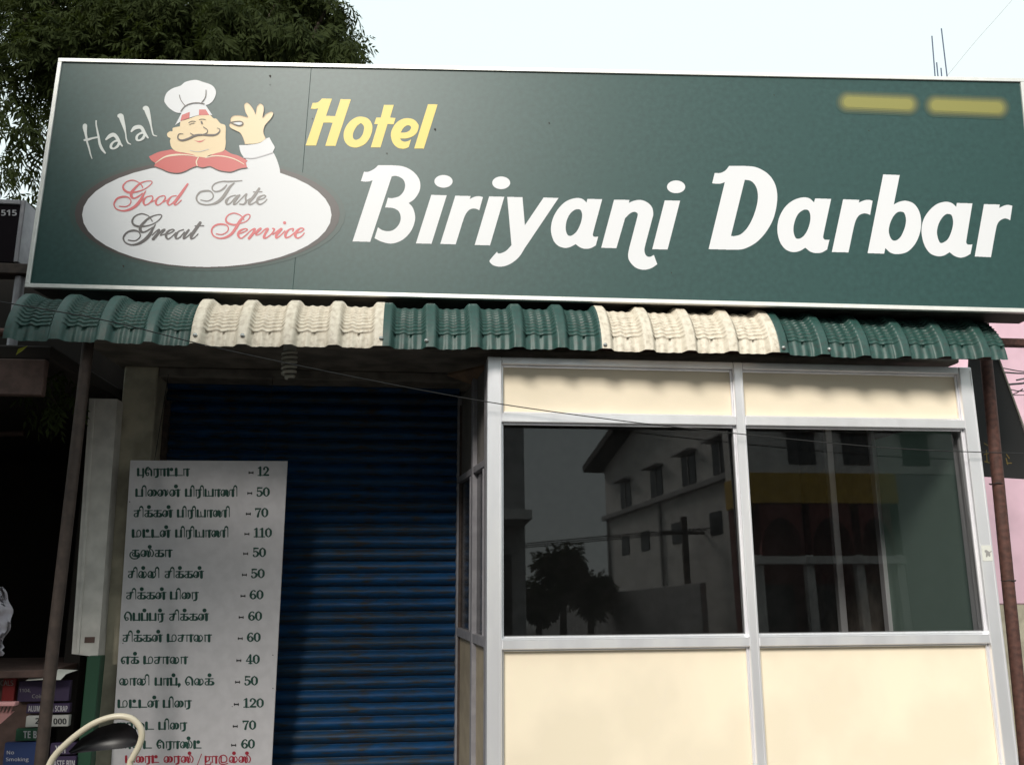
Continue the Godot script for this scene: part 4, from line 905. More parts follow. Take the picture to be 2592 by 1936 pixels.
# ---------------------------------------------------------------- left of the shop: the dark neighbouring stall
func left_side() -> void:
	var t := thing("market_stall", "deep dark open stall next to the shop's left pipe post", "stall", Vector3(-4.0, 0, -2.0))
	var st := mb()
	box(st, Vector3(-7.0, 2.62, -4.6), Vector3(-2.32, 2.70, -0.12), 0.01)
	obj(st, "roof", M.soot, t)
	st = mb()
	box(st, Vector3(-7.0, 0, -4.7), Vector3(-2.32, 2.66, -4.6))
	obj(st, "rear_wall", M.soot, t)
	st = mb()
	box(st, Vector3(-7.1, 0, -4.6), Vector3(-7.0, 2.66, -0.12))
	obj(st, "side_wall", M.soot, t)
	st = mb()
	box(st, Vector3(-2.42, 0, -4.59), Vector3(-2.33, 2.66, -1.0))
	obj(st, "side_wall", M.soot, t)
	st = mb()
	box(st, Vector3(-7.0, 2.69, -1.3), Vector3(-2.26, 3.55, -1.2))  # added dark wall that closes the bright gap over the stall roof
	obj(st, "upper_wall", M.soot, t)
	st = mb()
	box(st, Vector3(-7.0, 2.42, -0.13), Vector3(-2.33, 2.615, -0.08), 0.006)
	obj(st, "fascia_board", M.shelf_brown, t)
	var y := on_z(60, 1690, -0.75).y
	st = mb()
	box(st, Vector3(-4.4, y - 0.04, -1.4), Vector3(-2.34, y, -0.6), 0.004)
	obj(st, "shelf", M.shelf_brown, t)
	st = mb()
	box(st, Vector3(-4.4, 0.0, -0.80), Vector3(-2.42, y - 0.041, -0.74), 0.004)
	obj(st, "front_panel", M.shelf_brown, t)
	st = mb()
	var gx := on_z(212, 1700, -0.7).x; var gx2 := on_z(247, 1700, -0.7).x
	box(st, Vector3(gx, 0.0, -0.80), Vector3(gx2, on_z(220, 1662, -0.7).y, -0.72), 0.004)
	obj(st, "door_post", M.board_green, t)
	# post in front
	var pt := on_z(209, 875, 0.0); var pb := on_z(107, 1935, 0.0)
	st = mb()
	tube(st, [Vector3((pt.x + pb.x) * 0.5, 0, 0.0), Vector3((pt.x + pb.x) * 0.5, 1.2, 0.002), Vector3((pt.x + pb.x) * 0.5 - 0.003, 2.73, -0.05)], 0.029, 12)
	var post := obj(st, "pipe_post", M.dark_pipe, self)
	tag(post, "dark brown pipe post under the awning's left end beside the stall", "post")
	# long white casing on the pier
	var zc := -0.78
	var c0 := on_z(225, 1008, zc); var c1 := on_z(296, 1010, zc); var c2 := on_z(180, 1655, zc); var c3 := on_z(247, 1663, zc)
	var w := thing("cable_casing", "long white boxed casing with small brown opening near its lower end, on the pier", "casing", (c2 + c3) * 0.5)
	st = mb()
	var mid := (c0 + c1 + c2 + c3) * 0.25 - Vector3(0, 0, 0.05)
	var back := Vector3(0, 0, -0.11)
	quad(st, c0, c1, c3, c2, mid); quad(st, c0 + back, c1 + back, c3 + back, c2 + back, mid)
	quad(st, c0, c1, c1 + back, c0 + back, mid); quad(st, c2, c3, c3 + back, c2 + back, mid); quad(st, c0, c2, c2 + back, c0 + back, mid); quad(st, c1, c3, c3 + back, c1 + back, mid)
	obj(st, "box", M.white_paint, w)
	st = mb()
	box(st, on_z(212, 1627, zc + 0.003), on_z(239, 1612, zc + 0.003) - Vector3(0, 0, 0.002))
	obj(st, "opening", M.shelf_brown, w)
	st = mb()
	bar(st, on_z(236, 1012, zc + 0.004), on_z(195, 1655, zc + 0.004), 0.018, 0.008, 0.002)
	obj(st, "edge_strip", M.white_paint, w)
	# signs shown in front of the stall
	var boards := [
		["board_red", 0, 1712, 39, 1780, "small red sign with cut off lettering standing against the stall front", [["CALS", "letter_dim", false, 0, 1722, 32, 1735]]],
		["board_purple", 41, 1722, 177, 1777, "dark purple address sign half covered by a drooping paper sheet", [["1104,", "letter_dim", false, 48, 1743, 76, 1753], ["Coim", "letter_dim", false, 80, 1757, 112, 1767]]],
		["board_purple", 64, 1780, 176, 1806, "purple sign reading ALUMINIUM SCRAP behind the pipe post", [["ALUMINIUM SCRAP", "letter_grey", true, 70, 1786, 170, 1801]]],
		["board_grey", 62, 1810, 174, 1841, "pale grey sign with black italic digits ending in 000", [["2", "ink_black", true, 88, 1817, 99, 1832], ["000", "ink_black", true, 134, 1818, 167, 1833]]],
		["board_green", 36, 1843, 112, 1876, "dark green sign with white letters TE BI beside the pipe post", [["TE BI", "letter_grey", true, 58, 1850, 99, 1868]]],
		["board_blue", 3, 1878, 96, 1950, "blue No Smoking sign at the foot of the stall front", [["No", "letter_grey", false, 16, 1900, 34, 1909], ["Smoking", "letter_grey", false, 14, 1917, 71, 1929]]],
		["board_purple", 124, 1880, 192, 1911, "small purple sign with white letters above the WASTE BIN sign", [["XIT", "letter_grey", true, 138, 1887, 168, 1906]]],
		["board_purple", 118, 1914, 192, 1955, "purple WASTE BIN sign behind the cream chair tube", [["WASTE BIN", "letter_grey", true, 122, 1924, 188, 1941]]],
	]
	for b in boards:
		var z := -0.70
		var p := on_z(b[1], b[4], z); var q := on_z(b[3], b[2], z)
		var r := thing("sign_plate", b[5], "sign", Vector3((p.x + q.x) * 0.5, p.y, z), "sign plates shown at the stall")
		st = mb()
		box(st, Vector3(p.x, p.y, z - 0.036), Vector3(q.x, q.y, z), 0.003)
		obj(st, "plate", M[b[0]], r)
		for l in b[6]:
			words(l[0], "Droid Sans", l[2], l[3], l[4], l[5], l[6], Vector3(0, 0, z + 0.001), Vector3(0, 0, 1), "lettering", M[l[1]], r)
	# paper sheet drooping over the shelf
	var ps := []
	for f in [[62, 1722, 0.0], [75, 1712, 0.02], [95, 1697, 0.0], [130, 1693, -0.1], [190, 1697, -0.2]]: ps.append(f)
	st = mb()
	st.set_smooth_group(0)
	var g0 := [on_z(64, 1723, -0.62), on_z(110, 1720, -0.60), on_z(152, 1721, -0.62)]
	var g1 := [on_z(82, 1706, -0.66), on_z(125, 1704, -0.64), on_z(166, 1706, -0.66)]
	var g2 := [on_z(98, 1694, -0.72), on_z(140, 1693, -0.71), on_z(196, 1696, -0.74)]
	for gg in [[g0, g1], [g1, g2]]:
		for i in 2:
			quad(st, gg[0][i], gg[0][i + 1], gg[1][i + 1], gg[1][i], gg[0][i] - Vector3(0, 0.5, 0.5))
	tag(obj(st, "paper_sheet", M.paper, self), "grey paper sheet drooping over the stall shelf's edge", "paper")
	# white crumpled cloth at the picture's edge
	st = mb()
	st.set_smooth_group(0)
	var cl := []
	var zz := -0.6
	for i in 25:
		var f := i / 24.0
		var row := []
		var py := 1485.0 + f * 175.0
		var edge := 6.0 + 24.0 * sin(PI * clampf(f * 1.25, 0, 1)) + 3.0 * sin(f * 23.0)
		if f > 0.8: edge = 7.0 + 4.0 * sin(f * 60.0)
		for j in 13:
			var h := j / 12.0
			row.append(on_z(-70.0 + (edge + 70.0) * h, py, zz - 0.1 * h * h * h + 0.018 * sin(h * 17.0 + f * 9.0) + 0.012 * sin(f * 31.0 + h * 5.0)))
		cl.append(row)
	for i in 24:
		for j in 12:
			quad(st, cl[i][j], cl[i][j + 1], cl[i + 1][j + 1], cl[i + 1][j], cl[i][j] - Vector3(0, 0, 1))
	tag(obj(st, "hanging_cloth", M.cloth, self), "crumpled white cloth hanging in the dark stall above its shelf", "cloth")
	# basket
	var bk := thing("plastic_basket", "pale pink slotted plastic basket resting before the stall signs", "basket", on_z(5, 1832, -0.4))
	st = mb()
	var e0 := on_z(-50, 1782, -0.42); var e1 := on_z(42, 1781, -0.42); var e2 := on_z(26, 1790, -0.40); var e3 := on_z(38, 1816, -0.46)
	bar(st, e0, e1, 0.02, 0.05, 0.004)
	obj(st, "rim", M.basket_pink, bk)
	for i in 9:
		st = mb()
		var u := on_z(-46.0 + i * 9.5, 1786, -0.42); var v := on_z(-52.0 + i * 9.5, 1803, -0.45)
		bar(st, u, v, 0.008, 0.006, 0.001)
		obj(st, "rib", M.basket_pink, bk)
	st = mb()
	quad(st, on_z(-60, 1803, -0.45), on_z(36, 1800, -0.45), on_z(0, 1832, -0.48), on_z(-70, 1836, -0.48), on_z(0, 1815, -0.9))
	obj(st, "bowl", M.basket_pink, bk)
	# projecting sign box with digits
	var zb := -0.5
	var tr := on_z(63, 506, zb); var br := on_z(45, 663, zb)
	var bx := (tr.x + br.x) * 0.5
	var sb := thing("lightbox_sign", "dark unlit sign box with aluminium frame ending in digits 1515 beside the tree", "sign", Vector3(bx - 0.6, br.y, zb))
	st = mb()
	box(st, Vector3(bx - 1.4, br.y, zb - 0.2), Vector3(bx - 0.028, tr.y - 0.03, zb - 0.012), 0.003)
	obj(st, "face", M.board_plum, sb)
	for f in [[Vector3(bx - 0.027, br.y, zb - 0.21), Vector3(bx, tr.y, zb)], [Vector3(bx - 1.4, tr.y - 0.029, zb - 0.21), Vector3(bx - 0.028, tr.y, zb)]]:
		st = mb()
		box(st, f[0], f[1], 0.004)
		obj(st, "frame_bar", M.dull_metal, sb)
	words("1515", "Droid Sans", true, -12, 531, 41, 546, Vector3(0, 0, zb - 0.0115), Vector3(0, 0, 1), "lettering", M.letter_grey, sb)
	st = mb()
	box(st, Vector3(-6.0, on_z(40, 692, -0.5).y, -0.62), Vector3(on_z(75, 680, -0.5).x, on_z(40, 666, -0.5).y, -0.5), 0.005)
	var arm := obj(st, "support_arm", M.dark_pipe, self)
	tag(arm, "dark steel arm carrying the unlit sign box", "bracket")
	st = mb()
	tube(st, [on_z(50, 702, -0.55), Vector3(on_z(50, 702, -0.55).x, 2.70, -0.55)], 0.028, 12)
	tag(obj(st, "plastic_pipe", M.dull_metal, self), "short grey white plastic pipe standing on the stall roof", "pipe")
	st = mb()
	tube(st, [on_z(-200, 1102, -1.6), on_z(60, 1097, -1.6)], 0.02, 8)
	tag(obj(st, "hanging_rod", M.shelf_brown, self), "thin brown rod hanging in the dark stall", "rod")

# ---------------------------------------------------------------- right of the shop
func right_side() -> void:
	var t := thing("pink_building", "pale pink plastered building wall with grey base right of the kiosk", "building", Vector3(5.0, 0, -3.0))
	var st := mb()
	box(st, Vector3(3.05, on_z(2545, 1530, -2.6).y, -8.0), Vector3(9.0, 3.9, -2.6), 0.01)
	obj(st, "wall", M.pink_wall, t)
	st = mb()
	box(st, Vector3(3.06, 0.0, -7.99), Vector3(9.0, on_z(2545, 1530, -2.6).y - 0.001, -2.61))
	obj(st, "plinth", M.plaster, t)
	st = mb()
	box(st, Vector3(2.92, 0.0, -1.4), Vector3(3.3, on_z(2545, 1570, -1.2).y, -0.9), 0.01)
	tag(obj(st, "low_wall", M.concrete, self), "rough dark grey low wall behind the right pipe post", "wall")
	var pt := on_z(2503, 930, -0.3); var pb := on_z(2580, 1821, -0.3)
	var px := (pt.x + pb.x) * 0.5
	st = mb()
	tube(st, [Vector3(px + (pb.x - pt.x) * 0.5, 0, -0.3), Vector3(px, 1.6, -0.3), Vector3(px - (pb.x - pt.x) * 0.5, 3.05, -0.3)], 0.035, 14)
	var post := obj(st, "pipe_post", M.rust_pipe, self)
	tag(post, "rust red pipe post beside the kiosk's right edge", "post")
	st = mb()
	for yy in [1.45, 2.02]:
		var ring := []
		for i in 13: ring.append(Vector3(px + 0.038 * cos(TAU * i / 12), yy + 0.003 * sin(i * 2.0), -0.3 + 0.038 * sin(TAU * i / 12)))
		tube(st, ring, 0.003, 5)
	obj(st, "binding_wire", M.wire, post)
	# black banner hung behind the post
	var z := -0.75
	var b := thing("black_banner", "black hanging banner with faint ochre letters behind the rust red post", "banner", on_z(2500, 1207, z))
	st = mb()
	var v := [on_z(2455, 900, z), on_z(2527, 905, z), on_z(2596, 1098, z), on_z(2640, 1215, z), on_z(2440, 1203, z)]
	var cen := on_z(2520, 1060, z - 0.2)
	for i in range(1, 4): tri(st, v[0], v[i], v[i + 1], cen)
	var bk := Vector3(0, 0, -0.012)
	for i in range(1, 4): tri(st, v[0] + bk, v[i] + bk, v[i + 1] + bk, cen + Vector3(0, 0, 1))
	for i in 5: quad(st, v[i], v[(i + 1) % 5], v[(i + 1) % 5] + bk, v[i] + bk, cen + Vector3(0, 0, 0.2))
	obj(st, "sheet", M.tarp, b)
	st = mb()
	bar(st, v[1] + Vector3(0, 0, 0.006), v[3] + Vector3(0, 0, 0.006), 0.012, 0.008, 0.002)
	obj(st, "hem", M.tarp_edge, b)
	var marks := []
	for m in [[2493, 1122, 2506, 1130], [2493, 1150, 2508, 1146], [2494, 1168, 2510, 1172], [2498, 1140, 2500, 1170], [2549, 1150, 2556, 1160], [2550, 1172, 2562, 1172], [2548, 1160, 2552, 1175]]:
		marks.append(pen(m, Vector2.ZERO, 1.0, 2.6))
	print_on([], marks, 0.5, Vector3(0, 0, z + 0.0015), Vector3(0, 0, 1), "lettering", M.ochre, b)
	# steel beam seen between sign and awning
	st = mb()
	box(st, on_z(2480, 872, -0.6), Vector3(6.0, on_z(2540, 855, -0.6).y, -0.66), 0.004)
	tag(obj(st, "steel_beam", M.rust_pipe, self), "rusty horizontal steel beam behind the awning's right end", "beam")
	# wires against the pink wall
	for wv in [[2532, 930, 2620, 944, 0.004, "thin sloping black cable, uppermost of those"], [2538, 942, 2620, 945, 0.006, "level black cable below the thin sloping one"], [2555, 973, 2620, 965, 0.008, "thickest black cable"], [2575, 962, 2630, 948, 0.006, "short rising black cable joining the thickest one"], [2560, 986, 2592, 990, 0.004, "lowest level stub of black cable"], [2590, 985, 2560, 1000, 0.004, "black cable end bent down"]]:
		st = mb()
		tube(st, [on_z(wv[0], wv[1], -0.9), on_z((wv[0] + wv[2]) * 0.5, (wv[1] + wv[3]) * 0.5 + 1.5, -1.1), on_z(wv[2], wv[3], -1.3), on_z(wv[2] + 60, wv[3], -2.7)], wv[4], 6)
		tag(obj(st, "cable", M.wire, self), wv[5] + " against the pink wall", "cable", "cables by the pink wall")
	# reinforcing bars on a concrete column far behind the sign
	var rz := -5.0
	var ca := on_z(2360, 215, rz); var cb := on_z(2408, 215, rz)
	st = mb()
	box(st, Vector3(ca.x, 0.0, rz - 0.25), Vector3(cb.x, ca.y, rz + 0.04), 0.01)
	tag(obj(st, "concrete_column", M.concrete, self), "unfinished concrete column behind the sign", "column")
	for r in [[2360, 91, 2369, 215, "second tallest"], [2372, 158, 2377, 215, "short"], [2383, 172, 2386, 215, "shortest stub of"], [2384, 72, 2401, 215, "tallest"]]:
		st = mb()
		tube(st, [on_z(r[0], r[1], rz), on_z(r[2], r[3], rz) - Vector3(0, 0.12, 0)], 0.008, 6)
		tag(obj(st, "steel_rod", M.rod, self), r[4] + " bare steel rod rising above the sign's top edge against the sky", "rod", "steel rods above the sign")
	st = mb()
	tube(st, curve([on_z(2400, 190, -4.9), on_z(2470, 105, -4.9), on_z(2535, 32, -4.9), on_z(2640, -90, -4.9)]), 0.003, 5)
	tag(obj(st, "guy_wire", M.pale_wire, self), "faint pale guy wire slanting up from the steel rods", "cable")

# ---------------------------------------------------------------- the other side of the street, which the windows mirror
func across() -> void:
	var far := Vector3(8.6, -0.15, 36.0)
	var d := Vector3(0.1306, 0, -0.9914)          # along the wall, towards the shop
	var face := Vector3(-0.9914, 0, -0.1306)      # out of the wall
	var t := thing("white_building", "white plastered building with dark pitched roof edge across the street", "building", far + d * 7.0)
	var basis := Basis(d, Vector3.UP, d.cross(Vector3.UP))
	var put := func(u0: float, u1: float, y0: float, y1: float, o0: float, o1: float, called: String, m: Material, parent: Node3D) -> MeshInstance3D:
		var st := mb()
		obox(st, Transform3D(basis, far + d * (u0 + u1) * 0.5 + Vector3(0, (y0 + y1) * 0.5 + 0.15, 0) + face * (o0 + o1) * 0.5), Vector3(u1 - u0, y1 - y0, absf(o1 - o0)), 0.01)
		return obj(st, called, m, parent)
	var st := mb()
	# gabled wall
	var poly := [[0.0, -0.15], [0.0, 8.6], [7.5, 10.6], [15.0, 8.6], [15.0, -0.15]]
	var inner := far + d * 7.0 + Vector3(0, 4, 0) - face * 4.0
	for i in range(1, 4):
		for o in [0.0, -8.0]:
			tri(st, far + d * poly[0][0] + Vector3(0, poly[0][1], 0) + face * o, far + d * poly[i][0] + Vector3(0, poly[i][1], 0) + face * o, far + d * poly[i + 1][0] + Vector3(0, poly[i + 1][1], 0) + face * o, inner)
	for i in 5:
		var a: Vector3 = far + d * poly[i][0] + Vector3(0, poly[i][1], 0); var b: Vector3 = far + d * poly[(i + 1) % 5][0] + Vector3(0, poly[(i + 1) % 5][1], 0)
		quad(st, a, b, b - face * 8.0, a - face * 8.0, inner)
	obj(st, "wall", M.house_white, t)
	for s in [[0.0, 8.75, 7.5, 10.75], [15.0, 8.75, 7.5, 10.75]]:
		st = mb()
		var a: Vector3 = far + d * (s[0] + (-0.6 if s[0] < 1 else 0.6)) + Vector3(0, s[1] - 0.1, 0) - face * 3.6; var b: Vector3 = far + d * s[2] + Vector3(0, s[3], 0) - face * 3.6
		bar(st, a, b, 0.35, 9.0, 0.02, face)
		obj(st, "roof_slope", M.roof_dark, t)
	put.call(0.0, 14.0, 5.95, 6.15, 0.0, 0.25, "string_course", M.house_grey, t)
	for u in [0.3, 6.4, 12.4]:
		put.call(u, u + 0.12, 0.0, 6.0, 0.0, 0.12, "drain_pipe", M.house_grey, t)
	for u in [2.7, 6.2, 9.3, 11.9]:
		var f: MeshInstance3D = put.call(u - 0.6, u + 0.6, 6.25, 7.4, -0.02, 0.03, "window", M.window_dark, t)
		put.call(u - 0.75, u + 0.75, 7.42, 7.5, 0.0, 0.4, "sunshade", M.house_grey, f)
		put.call(u - 0.03, u + 0.03, 6.26, 7.39, 0.03, 0.06, "mullion", M.house_grey, f)
	for u in [2.4, 4.7, 7.9, 11.2]:
		put.call(u - 0.45, u + 0.45, 4.2, 5.0, -0.02, 0.03, "window", M.window_dark, t)
	# compound wall
	var cw := far + face * 2.5
	st = mb()
	obox(st, Transform3D(basis, cw + d * 6.0 + Vector3(0, 1.25, 0)), Vector3(18.0, 2.6, 0.2), 0.02)
	tag(obj(st, "compound_wall", M.house_grey, self), "long grey compound wall before the white building across the street", "wall")
	# building with a yellow band and arches
	var y := thing("arcade_building", "building with yellow band above maroon arches and white upper storey across the street", "building", Vector3(10.6, -0.15, 19.0))
	var bx := func(x0: float, x1: float, y0: float, y1: float, z0: float, z1: float, called: String, m: Material, parent: Node3D) -> MeshInstance3D:
		var s := mb()
		box(s, Vector3(x0, y0, z0), Vector3(x1, y1, z1), 0.01)
		return obj(s, called, m, parent)
	bx.call(8.2, 24.0, 5.02, 15.0, 17.0, 18.6, "upper_wall", M.house_white, y)  # raised well above the mirrored storey to block low sky
	bx.call(8.15, 12.25, 4.22, 5.0, 16.9, 18.6, "yellow_band", M.house_yellow, y)
	bx.call(12.26, 24.0, -0.15, 5.0, 17.0, 18.6, "side_bay", M.house_grey, y)
	bx.call(8.2, 12.2, -0.15, 4.2, 18.2, 18.6, "rear_wall", M.house_maroon, y)
	for x in [9.75, 11.28, 12.95]:
		var f: MeshInstance3D = bx.call(x - 0.38, x + 0.38, 5.25, 6.1, 16.97, 17.05, "window", M.window_dark, y)
		bx.call(x - 0.5, x + 0.5, 6.12, 6.18, 16.7, 17.0, "sunshade", M.house_maroon, f)
	# arches: piers and rounded spandrels
	var cols := [8.2, 9.55, 10.9, 12.0]
	for c in cols:
		bx.call(c, c + 0.22, -0.15, 2.9, 16.95, 17.15, "pier", M.house_white, y)
	for i in 3:
		st = mb()
		var x0: float = cols[i] + 0.22; var x1: float = cols[i + 1]
		var cx := (x0 + x1) * 0.5; var rx := (x1 - x0) * 0.5
		for k in 16:
			var a0 := PI * k / 16.0; var a1 := PI * (k + 1) / 16.0
			var q0 := Vector3(cx - rx * cos(a0), 2.9 + 0.95 * sin(a0), 16.95); var q1 := Vector3(cx - rx * cos(a1), 2.9 + 0.95 * sin(a1), 16.95)
			for o in [0.0, 0.2]:
				quad(st, q0 + Vector3(0, 0, o), q1 + Vector3(0, 0, o), Vector3(q1.x, 4.215, 16.95 + o), Vector3(q0.x, 4.215, 16.95 + o), Vector3(cx, 4, 17.05))
			quad(st, q0, q1, q1 + Vector3(0, 0, 0.2), q0 + Vector3(0, 0, 0.2), Vector3(cx, 6, 17))
		obj(st, "arch", M.house_maroon, y)
		bx.call(x0 + 0.1, x1 - 0.1, -0.15, 2.2, 17.6, 17.7, "shop_shutter", M.window_dark, y)
	bx.call(8.2, 12.2, 2.66, 2.86, 16.8, 16.94, "ledge", M.house_white, y)
	# long row with tall blocks, added to keep low sky off the shop
	var row := thing("added_shop_row", "long grey row of shops added across the street, tall ends blocking low sky", "building", Vector3(-12.0, -0.15, 15.0))
	var rx := mirrored(1330, 1350, 14.0).x
	bx.call(-30.0, rx, -0.15, 7.4, 14.0, 21.0, "wall", M.house_grey, row)
	bx.call(-1.6, rx, 7.401, 19.0, 14.0, 21.0, "sky_block_tower", M.house_grey, row)
	bx.call(-30.0, -11.8, 7.401, 19.0, 14.0, 21.0, "sky_block_storeys", M.house_grey, row)
	bx.call(-11.799, -1.601, 7.401, 7.8, 13.9, 14.1, "added_parapet", M.house_white, row)
	for i in 9:
		var x := rx - 1.6 - i * 3.2
		var f: MeshInstance3D = bx.call(x - 0.6, x + 0.6, 5.6, 7.0, 13.97, 14.05, "window", M.window_dark, row)
		bx.call(x - 0.8, x + 0.8, 7.1, 7.18, 13.5, 14.0, "sunshade", M.house_white, f)
		bx.call(x - 1.3, x + 1.3, 0.1, 2.7, 13.97, 14.05, "shop_shutter", M.window_dark, row)
	bx.call(-30.0, rx, 3.3, 3.5, 12.8, 13.999, "canopy", M.house_white, row)
	# utility pole
	var pz := 26.0
	var pole := mirrored(1742, 1480, pz); var ptop := mirrored(1741, 1350, pz)
	var u := thing("utility_pole", "concrete utility pole with cross arm across the street", "pole", Vector3(pole.x, -0.15, pz))
	st = mb()
	bar(st, Vector3(pole.x, -0.15, pz), Vector3(pole.x, ptop.y + 0.6, pz), 0.2, 0.2, 0.02)
	obj(st, "shaft", M.dark_pipe, u)
	st = mb()
	bar(st, Vector3(pole.x - 0.9, ptop.y, pz - 0.12), Vector3(pole.x + 0.9, ptop.y, pz - 0.12), 0.1, 0.1, 0.01)
	obj(st, "cross_arm", M.dark_pipe, u)
	for k in 3:
		st = mb()
		var x := pole.x - 0.8 + k * 0.8
		tube(st, curve([Vector3(x - 30, ptop.y + 1.4, pz + 9), Vector3(x - 14, ptop.y - 0.5, pz + 4), Vector3(x, ptop.y + 0.06, pz - 0.12), Vector3(x + 12, ptop.y + 0.6, pz - 4)]), 0.02, 5)
		tag(obj(st, "power_line", M.wire, self), "overhead power line on the " + ["arm end nearer the shop row", "middle of the arm", "arm end nearer the arcade building"][k] + " of the utility pole", "cable", "power lines across the street")

# ---------------------------------------------------------------- foliage
func sprig(leaflets: int, length: float, leaf: float, width: float) -> ArrayMesh:
	var st := mb()
	for i in leaflets:
		var f := (i + 0.6 + rng.randf_range(-0.3, 0.3)) / leaflets
		var side := 1.0 if i % 2 else -1.0
		var base := Vector3(0, -0.3 * length * f * f, length * f)
		var dir := Vector3(side * rng.randf_range(0.5, 1.0), rng.randf_range(-0.75, -0.05), 0.35 + 0.5 * f + rng.randf_range(-0.2, 0.2)).normalized()
		if i == leaflets - 1: dir = Vector3(rng.randf_range(-0.2, 0.2), -0.4, 1).normalized()
		var l := leaf * rng.randf_range(0.75, 1.2)
		var wv := dir.cross(Vector3(rng.randf_range(-0.5, 0.5), 1, rng.randf_range(-0.3, 0.5))).normalized() * width * rng.randf_range(0.8, 1.2)
		var bend := dir.cross(wv).normalized() * width * 0.6
		var tip := base + dir * l + Vector3(0, -0.18 * l, 0)
		var m1 := base + dir * l * 0.38 + wv + bend; var m2 := base + dir * l * 0.38 - wv + bend
		for v in [base, m1, tip, base, tip, m2]: st.add_vertex(v)
	var r := Vector3(0, -0.3 * length, length)
	for v in [Vector3(-0.003, 0, 0), Vector3(0.003, 0, 0), r]: st.add_vertex(v)
	st.generate_normals()
	return st.commit()
func foliage(mesh: Mesh, spots: Array, called: String, m: Material, parent: Node3D) -> void:
	var mm := MultiMesh.new()
	mm.transform_format = MultiMesh.TRANSFORM_3D
	mm.mesh = mesh
	mm.instance_count = spots.size()
	for i in spots.size(): mm.set_instance_transform(i, spots[i])
	var o := MultiMeshInstance3D.new()
	o.name = called
	o.multimesh = mm
	o.material_override = m
	parent.add_child(o, true)
	o.position = -parent.position
	o.set_meta("kind", "stuff")
func clump(c: Vector3, r: float, count: int, out: Array, droop := 0.5) -> void:
	for i in count:
		var v := Vector3(rng.randfn(), rng.randfn(), rng.randfn()).normalized()
		var p := c + v * r * pow(rng.randf(), 0.45)
		var fwd := (v * Vector3(1, 0.4, 1) + Vector3(rng.randf_range(-0.6, 0.6), -droop + rng.randf_range(-0.4, 0.3), rng.randf_range(-0.6, 0.6))).normalized()
		var x := Vector3.UP.cross(fwd).normalized()
		var b := Basis(x, fwd.cross(x), fwd).rotated(fwd, rng.randf_range(-0.8, 0.8)).scaled(Vector3.ONE * rng.randf_range(0.75, 1.25))
		out.append(Transform3D(b, p))
